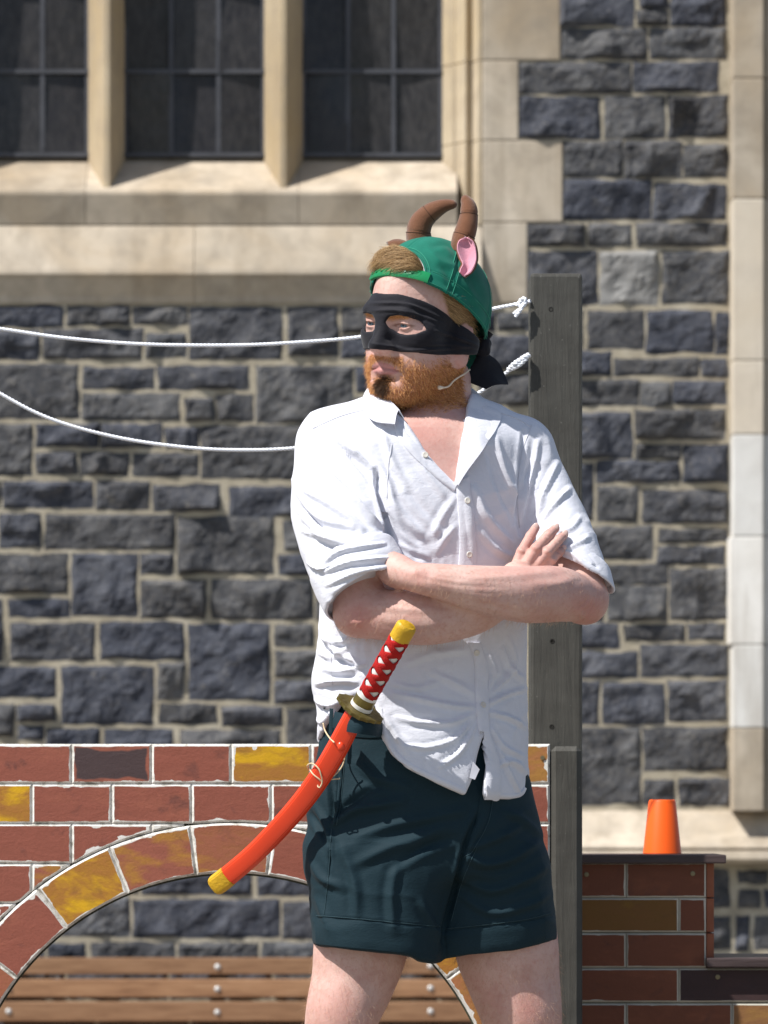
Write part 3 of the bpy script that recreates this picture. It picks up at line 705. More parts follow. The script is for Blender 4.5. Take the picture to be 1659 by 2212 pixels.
def loft_fn(secs, shear=0.0, off=0.0, n=2.3, yc=0.0, cap=.03):
    """secs: (py, xl, xr, half depth front, half depth back[, y centre])"""
    secs = sorted(secs, key=lambda s: -s[0]); zs = np.array([H + (HY - s[0]) / PXM for s in secs])
    xl = np.array([(s[1] - CX) / PXM for s in secs]); xr = np.array([(s[2] - CX) / PXM for s in secs])
    bf = np.array([s[3] for s in secs]); bb = np.array([s[4] for s in secs]); yy = np.array([s[5] if len(s) > 5 else yc for s in secs])
    zz = np.linspace(zs[0], zs[-1], 400)
    def sm(v):
        w = np.interp(zz, zs, v); ker = np.hanning(31); ker /= ker.sum(); return np.convolve(np.pad(w, 15, 'edge'), ker, 'valid')
    xl, xr, bf, bb, yy = sm(xl), sm(xr), sm(bf), sm(bb), sm(yy)
    def fn(X, Y, Z):
        g = lambda v: np.interp(Z, zz, v).astype(f32)
        L, R_, BF, BB, YC = g(xl), g(xr), g(bf), g(bb), g(yy)
        a = (R_ - L) / 2 - off; c = (R_ + L) / 2
        y = Y - YC - shear * (X - c); b = np.where(y < 0, BF, BB) - off
        r = (np.abs((X - c) / a) ** n + np.abs(y / b) ** n) ** (1 / n)
        f = (r - 1) * np.minimum(a, b)
        return smax(f, np.maximum(Z - zz[-1] + off, zz[0] - Z + off) + 0 * X + 0 * Y, cap)
    lo = (xl.min(), -.35, zs[0]); hi = (xr.max(), .35, zs[-1])
    return fn, lo, hi
def loft(secs, k=.03, **kw):
    fn, lo, hi = loft_fn(secs, **kw); return (fn, lo, hi, k, 'add')
def nets(F, lo, h):
    """Naive surface nets."""
    S = F < 0; nx, ny, nz = F.shape
    c = np.zeros((nx - 1, ny - 1, nz - 1), np.int8)
    for dx in (0, 1):
        for dy in (0, 1):
            for dz in (0, 1): c += S[dx:nx - 1 + dx, dy:ny - 1 + dy, dz:nz - 1 + dz]
    act = (c > 0) & (c < 8); I = np.argwhere(act); idx = np.full(act.shape, -1, np.int32); idx[act] = np.arange(len(I))
    acc = np.zeros((len(I), 3)); cnt = np.zeros(len(I)); corners = [(a, b, d) for a in (0, 1) for b in (0, 1) for d in (0, 1)]
    val = {k: F[I[:, 0] + k[0], I[:, 1] + k[1], I[:, 2] + k[2]].astype(float) for k in corners}
    for a in corners:
        for ax in range(3):
            if a[ax]: continue
            b = list(a); b[ax] = 1; b = tuple(b); va, vb = val[a], val[b]; m = (va < 0) != (vb < 0)
            t = va[m] / (va[m] - vb[m]); p = np.tile(np.array(a, float), (m.sum(), 1)); p[:, ax] = t
            acc[m] += p; cnt[m] += 1
    V = (I + acc / cnt[:, None]) * h + np.array(lo); Q = []
    for ax in range(3):
        sl0 = [slice(None)] * 3; sl1 = [slice(None)] * 3; sl0[ax] = slice(0, -1); sl1[ax] = slice(1, None)
        a, b = S[tuple(sl0)], S[tuple(sl1)]; E = np.argwhere(a != b); o1, o2 = [(1, 2), (2, 0), (0, 1)][ax]
        E = E[(E[:, o1] > 0) & (E[:, o2] > 0) & (E[:, o1] < F.shape[o1] - 1) & (E[:, o2] < F.shape[o2] - 1)]
        if not len(E): continue
        d1 = np.zeros(3, int); d1[o1] = 1; d2 = np.zeros(3, int); d2[o2] = 1
        g = lambda e: idx[e[:, 0], e[:, 1], e[:, 2]]
        q = np.stack([g(E - d1 - d2), g(E - d2), g(E), g(E - d1)], 1); ins = a[E[:, 0], E[:, 1], E[:, 2]]
        q[~ins] = q[~ins][:, ::-1]; Q.append(q)
    Q = np.concatenate(Q); return V, Q[(Q >= 0).all(1)]
def relax(V, Q, it=2, lam=.5):
    E = np.concatenate([Q[:, [0, 1]], Q[:, [1, 2]], Q[:, [2, 3]], Q[:, [3, 0]]])
    for _ in range(it):
        A = np.zeros_like(V); n = np.zeros(len(V))
        np.add.at(A, E[:, 0], V[E[:, 1]]); np.add.at(n, E[:, 0], 1); np.add.at(A, E[:, 1], V[E[:, 0]]); np.add.at(n, E[:, 1], 1)
        V = V + lam * (A / np.maximum(n, 1)[:, None] - V)
    return V
def normals(V, Q):
    fn = np.cross(V[Q[:, 2]] - V[Q[:, 0]], V[Q[:, 3]] - V[Q[:, 1]]); N = np.zeros_like(V)
    for i in range(4): np.add.at(N, Q[:, i], fn)
    return N / (np.linalg.norm(N, axis=1)[:, None] + 1e-12)
def npmesh(name, V, Q, mat=None, smooth=True):
    me = bpy.data.meshes.new(name); me.vertices.add(len(V)); me.vertices.foreach_set('co', V.astype(f32).ravel())
    me.loops.add(Q.size); me.loops.foreach_set('vertex_index', Q.astype(np.int32).ravel())
    me.polygons.add(len(Q)); me.polygons.foreach_set('loop_start', np.arange(0, Q.size, Q.shape[1], dtype=np.int32))
    me.update(calc_edges=True); me.validate()
    if smooth: me.shade_smooth()
    if mat: me.materials.append(mat)
    return me
def setattr_f(me, name, vals):
    a = me.attributes.new(name, 'FLOAT', 'POINT'); a.data.foreach_set('value', np.asarray(vals, f32))
def pix(V):
    """world -> reference pixels"""
    s = PXM * D0 / (D0 + V[:, 1]); return np.stack([CX + V[:, 0] * s, HY - (V[:, 2] - H) * s], 1)
def sd_poly(poly, X, Y):
    """signed distance to polygon, negative inside (arrays)."""
    d = np.full(np.broadcast(X, Y).shape, 1e9); s = np.zeros(d.shape, bool); n = len(poly)
    for i in range(n):
        ax, ay = poly[i]; bx, by = poly[(i + 1) % n]; ex, ey = bx - ax, by - ay
        t = np.clip(((X - ax) * ex + (Y - ay) * ey) / (ex * ex + ey * ey + 1e-12), 0, 1)
        d = np.minimum(d, (X - ax - t * ex) ** 2 + (Y - ay - t * ey) ** 2)
        c = ((ay > Y) != (by > Y)) & (X < (bx - ax) * (Y - ay) / ((by - ay) if by != ay else 1e-9) + ax); s ^= c
    return np.where(s, -1, 1) * np.sqrt(d)
def sd_line(pts, X, Y):
    d = np.full(X.shape, 1e9); tt = np.zeros(X.shape); n = len(pts); side = np.zeros(X.shape)
    for i in range(n - 1):
        ax, ay = pts[i]; bx, by = pts[i + 1]; ex, ey = bx - ax, by - ay
        t = np.clip(((X - ax) * ex + (Y - ay) * ey) / (ex * ex + ey * ey + 1e-9), 0, 1); q = np.hypot(X - ax - t * ex, Y - ay - t * ey)
        m = q < d; d = np.where(m, q, d); tt = np.where(m, (i + t) / (n - 1), tt); side = np.where(m, np.sign(ex * (Y - ay) - ey * (X - ax)), side)
    return d * side, tt
def folds(V, N, lst, front=True):
    """Displace along the normal by soft ridges (height in mm > 0) or creases (< 0) drawn as polylines."""
    XY = pix(V); D = np.zeros(len(V)); fw = np.clip(-N[:, 1] * 1.6 + .25, 0, 1) if front else 1
    for (pts, w, hgt) in lst:
        A = np.array(pts, float); lo = A.min(0) - 3.2 * w; hi = A.max(0) + 3.2 * w
        m = ((XY > lo) & (XY < hi)).all(1)
        if not m.any(): continue
        sp = [tuple(p) for p in spline(pts, 5)] if len(pts) > 2 else pts
        d, t = sd_line(sp, XY[m, 0], XY[m, 1]); tp = np.sqrt(np.clip(np.sin(np.pi * np.clip(t * .94 + .03, 0, 1)), 0, 1))
        g = np.exp(-(np.abs(d) / w) ** 1.45) - .45 * np.exp(-((d - 1.7 * w) / (w * .9)) ** 2) - .25 * np.exp(-((d + 1.7 * w) / (w * .9)) ** 2)
        D[m] += hgt * .001 * tp * g
    return V + N * (D * fw)[:, None]
def vnoise(V, scale, seed=0, octaves=3):
    """Vectorised value noise, about -1..1."""
    out = np.zeros(len(V)); amp = 1; tot = 0
    for o in range(octaves):
        p = V * scale * 2 ** o + seed * 17.3 + o * 5.1; i = np.floor(p).astype(np.int64); f = p - i; f = f * f * (3 - 2 * f); r = 0
        for dx in (0, 1):
            for dy in (0, 1):
                for dz in (0, 1):
                    hsh = ((i[:, 0] + dx) * 73856093) ^ ((i[:, 1] + dy) * 19349663) ^ ((i[:, 2] + dz) * 83492791)
                    hsh = (hsh ^ (hsh >> 13)) * 1274126177 & 0x7fffffff; v = (hsh % 65536) / 32768. - 1
                    r = r + v * (f[:, 0] if dx else 1 - f[:, 0]) * (f[:, 1] if dy else 1 - f[:, 1]) * (f[:, 2] if dz else 1 - f[:, 2])
        out += r * amp; tot += amp; amp *= .5
    return out / tot
def hair_obj(name, curves, radius, mat, parent, tip=.25):
    """curves: (n, m, 3) array -> hair curves object"""
    n, m, _ = curves.shape; hc = bpy.data.hair_curves.new(name); hc.add_curves([m] * n)
    hc.attributes['position'].data.foreach_set('vector', curves.astype(f32).ravel())
    ra = hc.attributes.get('radius') or hc.attributes.new('radius', 'FLOAT', 'POINT')
    ra.data.foreach_set('value', np.tile(np.linspace(1, tip, m) * radius, n).astype(f32))
    hc.materials.append(mat); o = bpy.data.objects.new(name, hc); COL.objects.link(o)
    o.parent = parent; o.matrix_parent_inverse = Matrix.Translation(world_loc(parent)).inverted(); return o
# ------------------------------------------------------------------ the man: pose in reference pixels
HO = np.array(P(909, 690, -.01)); HS = 1.06
def rot(ax, deg):
    return np.array(Matrix.Rotation(math.radians(deg), 3, ax))
RH = rot('Z', -40) @ rot('X', 8) @ rot('Y', 6)
def hl(x, y, z): return HO + RH @ (np.array((x, y, z), float) * HS)          # head-local -> world
def to_head(V): return (V - HO) @ RH / HS
def hell(c, r, k=.02, mode='add'): return ell(hl(*c), np.array(r) * HS, RH, k, mode)
def hcone(a, b, ra, rb, k=.02, mode='add'): return cone(hl(*a), hl(*b), ra * HS, rb * HS, k, mode)
head_prims = [
    hell((0, .012, .036), (.076, .098, .084), .02), hell((0, -.03, -.03), (.066, .064, .090), .03),
    hcone((.054, .010, -.058), (.020, -.068, -.102), .025, .024, .03), hcone((-.054, .010, -.058), (-.020, -.068, -.102), .025, .024, .03), hell((.038, -.052, -.062), (.026, .026, .03), .03), hell((-.038, -.052, -.062), (.026, .026, .03), .03),
    hell((0, -.078, -.106), (.028, .021, .021), .025), hell((.043, -.056, -.018), (.026, .026, .022), .025), hell((-.043, -.056, -.018), (.026, .026, .022), .025),
    hcone((-.036, -.082, .017), (.036, -.082, .017), .0145, .0145, .016), hcone((0, -.074, .018), (0, -.056, .055), .02, .028, .03),
    hell((.035, -.104, -.001), (.019, .017, .013), .014, 'sub'), hell((-.035, -.104, -.001), (.019, .017, .013), .014, 'sub'),
    hcone((0, -.088, .010), (0, -.113, -.033), .0085, .0105, .016), hell((0, -.113, -.036), (.0115, .012, .010), .008),
    hell((.0125, -.103, -.039), (.0085, .011, .0085), .008), hell((-.0125, -.103, -.039), (.0085, .011, .0085), .008),
    hell((.0065, -.110, -.0475), (.0038, .0055, .004), .003, 'sub'), hell((-.0065, -.110, -.0475), (.0038, .0055, .004), .003, 'sub'),
    hell((0, -.080, -.064), (.030, .020, .022), .02),
    hcone((-.028, -.083, -.0745), (-.006, -.0970, -.0660), .0030, .0046, .006), hcone((.028, -.083, -.0745), (.006, -.0970, -.0660), .0030, .0046, .006), hcone((-.006, -.0970, -.0660), (.006, -.0970, -.0660), .0046, .0046, .006),
    hcone((-.025, -.085, -.0770), (0, -.0990, -.0765), .0034, .0070, .006), hcone((.025, -.085, -.0770), (0, -.0990, -.0765), .0034, .0070, .006),
    hcone((-.030, -.089, -.0768), (0, -.1075, -.0700), .0014, .0017, .003, 'sub'), hcone((.030, -.089, -.0768), (0, -.1075, -.0700), .0014, .0017, .003, 'sub'),
    hell((0, -.098, -.0895), (.020, .006, .0045), .01, 'sub'),
    # eyelids over the eyeballs
    hell((.035, -.0785, -.001), (.0165, .0145, .0125), .006), hell((-.035, -.0785, -.001), (.0165, .0145, .0125), .006),
    hell((.035, -.0925, -.0025), (.0146, .0078, .0032), .0012, 'sub'), hell((-.035, -.0925, -.0025), (.0146, .0078, .0032), .0015, 'sub'),
]
for s in (1, -1):   # ears
    head_prims += [hell((s * .077, .018, -.032), (.009, .019, .030), .008), hell((s * .0775, .011, -.063), (.0080, .011, .013), .008),
                   hell((s * .087, .014, -.034), (.006, .011, .019), .005, 'sub'), hcone((s * .081, .030, -.015), (s * .081, .030, -.04), .0045, .0045, .004)]
neck_prims = [cone(P(938, 1010, .03), P(930, 830, .018), .066, .056, .03), cone(P(872, 1000, -.035), P(985, 800, .02), .012, .016, .03),
              cone(P(1010, 985, .0), P(992, 830, .03), .010, .016, .03)]
TORSO = [(880, 850, 1010, .070, .08), (920, 750, 1100, .092, .10), (960, 695, 1140, .112, .115), (1050, 690, 1145, .130, .12), (1150, 695, 1140, .140, .12), (1300, 692, 1140, .138, .115),
         (1400, 686, 1140, .135, .115), (1470, 674, 1138, .133, .115), (1540, 688, 1138, .142, .125), (1620, 690, 1141, .153, .135), (1740, 690, 1142, .162, .14)]
SH = .16
TSKIN = [t for t in TORSO if t[0] < 1350] + [(1400, 705, 1120, .112, .10), (1480, 725, 1105, .098, .09), (1600, 735, 1100, .09, .09)]
torso_skin = [loft(TSKIN, .04, shear=SH, off=.013), cone(P(866, 945, .02), P(725, 972, -.02), .036, .050, .03), cone(P(996, 950, .03), P(1125, 982, .05), .034, .043, .03)]
armR = chain([(712, 975, -.025, .052), (735, 1130, -.09, .052), (775, 1290, -.155, .045), (772, 1322, -.165, .040)], .02) + \
       chain([(776, 1324, -.168, .039), (850, 1331, -.180, .0445), (930, 1336, -.184, .0455), (1030, 1320, -.172, .038), (1092, 1280, -.150, .0285), (1118, 1246, -.140, .0265)], .02)
armL = chain([(1130, 985, .05, .046), (1190, 1110, .02, .046), (1254, 1270, -.055, .043), (1263, 1302, -.07, .035)], .02) + \
       chain([(1265, 1299, -.072, .035), (1208, 1284, -.135, .0475), (1130, 1284, -.195, .0485), (1040, 1272, -.232, .040), (955, 1257, -.242, .031), (895, 1246, -.232, .026), (850, 1230, -.205, .027)], .02)
handR = chain([(1110, 1254, -.138, .026), (1130, 1244, -.112, .020)], .015) + chain([(1118, 1252, -.118, .018), (1146, 1246, -.100, .016), (1170, 1250, -.092, .014)], .012)
def finger(a, b, c, d, r):
    return [cone(P(*a), P(*b), r * 1.12, r * 1.05, .006), cone(P(*b), P(*c), r * 1.05, r * .98, .003), cone(P(*c), P(*d), r * .98, r * .84, .003)]
fingers = finger((1104, 1246, -.122), (1127, 1192, -.115), (1146, 1158, -.098), (1157, 1140, -.084), .0088) + \
          finger((1122, 1244, -.126), (1157, 1186, -.121), (1184, 1156, -.104), (1200, 1141, -.088), .0090) + \
          finger((1142, 1246, -.124), (1181, 1193, -.118), (1206, 1167, -.102), (1219, 1155, -.086), .0086) + \
          finger((1162, 1248, -.116), (1192, 1209, -.112), (1208, 1193, -.100), (1216, 1186, -.088), .0078)
handL = chain([(860, 1232, -.208, .024), (815, 1208, -.165, .022)], .015)
for i, (x, y) in enumerate(((770, 1170), (765, 1190), (768, 1212), (778, 1232))): handL += chain([(815, 1192 + i * 12, -.165, .010), (x, y, -.135, .008)], .008)
handL += chain([(850, 1218, -.200, .011), (830, 1185, -.175, .009)], .01)
legs = chain([(800, 1860, -.01, .080), (783, 2020, -.02, .084), (765, 2110, -.025, .074), (738, 2200, -.03, .064), (722, 2330, -.01, .055), (708, 2420, .0, .056), (690, 2720, .02, .036)], .04) + \
       chain([(1070, 1860, .03, .080), (1090, 2020, .04, .092), (1108, 2110, .042, .082), (1128, 2200, .045, .070), (1140, 2330, .06, .058), (1150, 2420, .065, .058), (1165, 2720, .07, .036)], .04) + \
       [ell(P(748, 2185, -.075), (.036, .022, .05), None, .03), ell(P(1142, 2190, -.005), (.038, .022, .05), None, .03), cone(P(690, 2730, .02), P(678, 2765, -.12), .036, .03, .03), cone(P(1165, 2730, .07), P(1185, 2765, -.06), .036, .03, .03)]
hips_skin = [loft([(1480, 730, 1100, .09, .09), (1700, 720, 1110, .09, .10), (1880, 720, 1130, .08, .10)], .04, shear=SH * .6)]
body_prims = torso_skin + neck_prims + hips_skin + legs + armR + armL + handR + fingers + handL

def build(prims, lo, hi, h, sharp=None):
    g = Vox(lo, hi, h)
    for p in prims: g.op(p)
    return g
def bounds(prims, pad):
    lo = np.min([p[1] for p in prims if p[4] == 'add'], 0) - pad; hi = np.max([p[2] for p in prims if p[4] == 'add'], 0) + pad; return lo, hi
# body at 3.4 mm, head, neck and open chest at 2 mm on the same field, joined in one mesh (they meet under the shirt)
bl = np.array((P(790, 0).x, -.30, P(0, 1085).z)); bh = np.array((P(1075, 0).x, .19, P(0, 525).z))
gb = build(body_prims, np.array(P(600, 2790, -.33)) * (1, 0, 1) + np.array((0, -.34, 0)), np.array(P(1340, 0, 0)) * (1, 0, 0) + np.array((0, .26, P(0, 850).z)), .0034)
Vb, Qb = nets(gb.F, gb.lo, gb.h); Vb = relax(Vb, Qb, 4, .4)
cen = Vb[Qb].mean(1); Qb = Qb[~((cen > bl + .006) & (cen < bh + (-.006, 0, 1))).all(1)]
ql = np.array((P(1092, 0).x, -.175, P(0, 1262).z)); qh = np.array((P(1246, 0).x, -.035, P(0, 1112).z))
cen = Vb[Qb].mean(1); Qb = Qb[~((cen > ql + .005) & (cen < qh - .005)).all(1)]
gq = build(torso_skin + armR + armL + handR + fingers, ql, qh, .0018); Vq, Qq = nets(gq.F, gq.lo, gq.h); Vq = relax(Vq, Qq, 2, .35)
gh = build(neck_prims + torso_skin + head_prims, bl, bh, .0020)
Vh, Qh = nets(gh.F, gh.lo, gh.h); Vh = relax(Vh, Qh, 1, .35)
V = np.concatenate([Vb, Vq, Vh]); Q = np.concatenate([Qb, Qq + len(Vb), Qh + len(Vb) + len(Vq)]); isH = (np.arange(len(V)) >= len(Vb) + len(Vq)) & (V[:, 2] > P(0, 930).z)
N = normals(V, Q)
# sinews, muscle edges, elbow creases and knuckles
BF = [([(1190, 1236), (1090, 1246), (1000, 1252)], 8, 2.0), ([(1150, 1330), (1060, 1308), (960, 1284)], 7, -1.6), ([(1100, 1262), (1000, 1258), (905, 1242)], 3, 1.0), ([(1090, 1276), (1000, 1272), (920, 1258)], 3, .9),
      ([(896, 1236), (906, 1234), (916, 1238)], 8, 3.2), ([(760, 1338), (772, 1345), (786, 1340)], 10, 3.5), ([(800, 1310), (880, 1316), (960, 1320)], 7, 1.8), ([(820, 1350), (900, 1366), (1000, 1356)], 8, -1.4),
      ([(1262, 1322), (1274, 1312), (1280, 1298)], 4, -1.8), ([(1250, 1326), (1262, 1332), (1276, 1328)], 8, 3.0), ([(1246, 1312), (1262, 1304), (1272, 1290)], 3, -1.4), ([(1240, 1250), (1200, 1262), (1150, 1262)], 9, 2.0)]
BF += [([(x - 6, y - 3), (x, y), (x + 6, y + 3)], 4.5, 1.6) for x, y in ((1128, 1190), (1158, 1184), (1182, 1191), (1193, 1208))] + [([(x - 5, y - 3), (x, y), (x + 5, y + 3)], 2.2, -1.0) for x, y in ((1145, 1160), (1182, 1158), (1204, 1169), (1207, 1194))]
V = folds(V, N, BF); N = normals(V, Q); L = to_head(V); XY = pix(V)
def sstep(a, b, x): t = np.clip((x - a) / (b - a), 0, 1); return t * t * (3 - 2 * t)
# beard, scalp and lip masks in head coordinates
lx, ly, lz = L[:, 0], L[:, 1], L[:, 2]; ax_ = np.abs(lx)
line = -.068 + .10 * (ly + .09) + .004 * np.sin(ax_ * 160)
cheek = (.28 * sstep(.020, .004, lz - line) + .72 * sstep(.008, -.012, lz - line)) * sstep(-.158, -.128, lz) * sstep(.052, .028, ly)
lip = np.clip(1 - ((lx / .0285) ** 2 + ((lz + .0725 + 6 * lx ** 2) / .0112) ** 2), 0, 1) * (ly < -.078); lipm = sstep(.0, .25, lip); lipx = np.clip(1.3 - ((lx / .033) ** 2 + ((lz + .0735 + 6 * lx ** 2) / .0145) ** 2), 0, 1) * (ly < -.072)
must = sstep(.040, .030, ax_) * sstep(-.050, -.055, lz) * sstep(-.085, -.075, lz) * (ly < -.06)
bare = np.exp(-((ax_ - .027) / .0085) ** 2 - ((lz + .093) / .011) ** 2) * .85
under = sstep(-.165, -.130, lz)
beard = (ax_ < .0735) * sstep(.040, .022, ly) * np.clip(np.maximum(cheek * (.75 + .25 * sstep(-.05, -.085, lz)), must) - bare, 0, 1) * (1 - lipm) * (1 - .85 * np.clip(lipx * 2, 0, 1)) * isH * (ly < .06) * under
# the bare patch between moustache and jaw, beside the mouth
soul = np.exp(-(lx / .014) ** 2 - ((lz + .101) / .014) ** 2) * (ly < -.07) * isH * (1 - lipm)
scalp = isH * np.clip(np.maximum(sstep(-.026, -.010, ly + .25 * (lz - .02)) * sstep(-.072, -.055, lz), sstep(.085, .098, lz)), 0, 1) * (1 - (ax_ > .0765) * (ly < .04) * (lz < .0))
up_l = np.interp(ly, [-.12, -.086, -.06, -.02, .029, .08, .13], [.049, .0494, .0380, .0135, -.0220, -.054, -.064]); scalp = scalp * sstep(-.006, .004, lz - up_l)
brow = isH * np.exp(-((lz - .0135 - .12 * (ax_ - .035)) / .0058) ** 2) * sstep(.008, .014, ax_) * sstep(.056, .044, ax_) * (ly < -.05) * (lz < .0158)
ee = ((ax_ - .035) / .0142) ** 2 + ((lz + .0025) / .0036) ** 2; lash = isH * (ly < -.065) * np.exp(-((ee - 1.15) / .55) ** 2) * np.where(lz > -.0025, 1., .45)
def blob(px, py, r): return np.exp(-(((XY[:, 0] - px) / r) ** 2 + ((XY[:, 1] - py) / r) ** 2))
red = np.clip(.9 * blob(772, 1335, 34) + .85 * blob(1272, 1310, 38) + .25 * blob(1165, 1170, 60) + .6 * blob(1145, 2180, 40) + .45 * blob(735, 2190, 45) + .35 * blob(935, 930, 60) + .35 * blob(900, 1240, 40), 0, 1) * (~isH) + isH * (.35 * np.exp(-((ax_ - .08) / .01) ** 2) * (lz < 0) + .3 * sstep(.03, .0, np.abs(lz + .03)) * (ly < -.09))
me = npmesh('person', V, Q)
for nm, a in (('beard', beard), ('soul', soul), ('lip', lipm), ('scalp', scalp), ('brow', brow), ('red', red), ('lash', lash)): setattr_f(me, nm, a)
def mat_skin():
    m = NT('skin', .55, .30); v = m.coord('Object'); a = m.noise(v, 26, 5, .6, .4); b = m.noise(v, 150, 4, .6); f = m.noise(v, 520, 3, .6)
    c = m.ramp(a, [(.3, (.52, .305, .255)), (.5, (.60, .385, .325)), (.72, (.645, .435, .375))])
    c = m.mix(m.ramp(b, [(.50, 0.), (.72, .5)]), c, (.50, .235, .185)); c = m.mix(m.ramp(m.noise(v, 9, 4, .6, .8), [(.45, 0.), (.7, .45)]), c, (.55, .27, .235))
    c = m.mix(m.math('MULTIPLY', m.attr('red'), .75), c, (.50, .185, .155))
    bn = m.ramp(f, [(.35, .45), (.65, 1.)]); c = m.mix(m.math('MULTIPLY', m.attr('beard'), bn), c, (.46, .175, .055))
    c = m.mix(m.math('MULTIPLY', m.attr('soul'), .65), c, (.13, .062, .028)); c = m.mix(m.attr('lip'), c, (.49, .225, .205))
    c = m.mix(m.math('MULTIPLY', m.attr('lash'), .8), c, (.16, .065, .04)); c = m.mix(m.attr('scalp'), c, (.25, .145, .060)); c = m.mix(m.attr('brow'), c, (.42, .17, .055)); m.col(c)
    m.b.inputs['Subsurface Weight'].default_value = .06; m.b.inputs['Subsurface Radius'].default_value = (.012, .005, .003); m.b.inputs['Subsurface Scale'].default_value = .5
    m.bump(m.math('ADD', m.math('MULTIPLY', f, .5), b), .45, .0014); return m.m
MAT['skin'] = mat_skin(); me.materials.append(MAT['skin'])
person = link('person', me)
tag(person, 'man in black eye mask, white shirt and dark shorts standing with folded arms', 'person')

# finger nails
MAT['nail'] = simple('nail', (.66, .46, .41), .3, .5, 0, 60, .04)
for (x, y, dy, a) in ((1157, 1137, -.0925, 62), (1201, 1138, -.0965, 50), (1220, 1152, -.0945, 48), (1217, 1184, -.0955, 45)):
    g = build([ell((0, 0, 0), (.0052, .0018, .0068), None)], (-.008, -.004, -.009), (.008, .004, .009), .0008); v_, q_ = nets(g.F, g.lo, g.h)
    mm = npmesh('nail', v_, q_, MAT['nail']); mm.transform(Matrix.Translation(P(x, y, dy)) @ Matrix.Rotation(math.radians(90 - a), 4, 'Y')); link('nail', mm, None, person)
# eyes
def mat_eye():
    m = NT('eye', .12, .5); x = m.attr('iris'); m.col(m.ramp(x, [(0, (.012, .012, .014)), (.30, (.015, .016, .02)), (.34, (.12, .17, .21)), (.80, (.10, .14, .18)), (.92, (.05, .06, .07)), (1., (.42, .35, .33))])); return m.m
MAT['eye'] = mat_eye()
for s in (1, -1):
    g = build([ell((0, 0, 0), (.0122,) * 3, None)], (-.014,) * 3, (.014,) * 3, .0011); v_, q_ = nets(g.F, g.lo, g.h)
    gz = np.array((.05, -1, -.05)); gz /= np.linalg.norm(gz); u = v_ / np.linalg.norm(v_, axis=1)[:, None]; ang = np.arccos(np.clip(u @ gz, -1, 1)) * .0118
    mm = npmesh('eyeball', v_ @ RH.T + hl(s * .035, -.0785, -.001), q_, MAT['eye']); setattr_f(mm, 'iris', np.clip(ang / .0070, 0, 1)); link('eyeball', mm, None, person)

# ------------------------------------------------------------------ shirt
shoulders = [cone(P(868, 892, .02), P(722, 953, -.025), .047, .058, .035), cone(P(1000, 902, .03), P(1128, 968, .05), .045, .050, .03)]
sleeveR = chain([(720, 970, -.028, .062), (722, 1040, -.055, .072), (730, 1110, -.09, .079), (752, 1190, -.13, .079), (776, 1250, -.155, .076), (800, 1310, -.175, .074)], .03)
sleeveL = chain([(1132, 980, .048, .052), (1160, 1040, .035, .053), (1190, 1110, .015, .055), (1220, 1185, -.02, .057), (1242, 1240, -.045, .057), (1260, 1290, -.068, .055)], .022)
lo, hi = np.array((P(600, 0).x, -.27, P(0, 1745).z)), np.array((P(1325, 0).x, .2, P(0, 820).z))
gs = build([loft(TORSO, .04, shear=SH)] + shoulders + sleeveR + sleeveL, lo, hi, .0036)
X, Y, Z = gs.full(); yref = -.13; sref = PXM * D0 / (D0 + yref)
PX = CX + X[:, 0, 0].astype(float)[:, None] * sref; PY = HY - (Z[0, 0, :].astype(float)[None, :] - H) * sref
mm_ = 1 / sref
def cut2(poly, k=.0): return (sd_poly(poly, PX, PY) * mm_).astype(f32)[:, None, :]
# hem: everything below this outline goes, front and back
hem_front = [(560, 1600), (690, 1600), (700, 1572), (742, 1512), (800, 1492), (817, 1535), (826, 1590), (845, 1628), (880, 1660), (930, 1684), (1003, 1717), (1014, 1690), (1028, 1640), (1041, 1588), (1047, 1588), (1050, 1650), (1043, 1722), (1085, 1727), (1128, 1725), (1143, 1712), (1165, 1690), (1400, 1500), (1400, 700), (560, 700)]
hem_back = [(560, 1600), (690, 1602), (720, 1625), (1140, 1650), (1400, 1650), (1400, 700), (560, 700)]
hf = cut2(hem_front); hbk = cut2(hem_back)
front = (Y < -.02 + SH * X) ; F = gs.F
F = np.where(front, smax(F, hf, .004), smax(F, hbk, .004))
# hollow below the arms
F = np.where(Z < P(0, 1440).z, np.maximum(F, -(F + .0075)), F)
# open neck, front and round the neck
vneck = [(846, 800), (852, 860), (872, 905), (912, 965), (950, 1010), (985, 1047), (989, 1010), (994, 960), (1004, 915), (1010, 870), (1030, 800)]
F = np.where(Y < .03, smax(F, -cut2(vneck), .004), F)
nk = cone(P(934, 960, .03), P(926, 780, .012), .066, .070)
F = smax(F, -nk[0](X, Y, Z).astype(f32), .006)
# cuff planes
def plane(px, py, nx, ny, ydir=0.0, y0=0.0):
    c = P(px, py, y0); n_ = np.array((nx, ydir, -ny)); n_ /= np.linalg.norm(n_); return ((X - c.x) * n_[0] + (Y - c.y) * n_[1] + (Z - c.z) * n_[2]).astype(f32)
pR = plane(790, 1268, .42, .80, -.40, -.165); pL = plane(1250, 1232, -.45, .80, -.25, -.04)
nearR = (X < P(905, 0).x) & (Y < -.02) & (Z < P(0, 1180).z) & (Z > P(0, 1420).z)
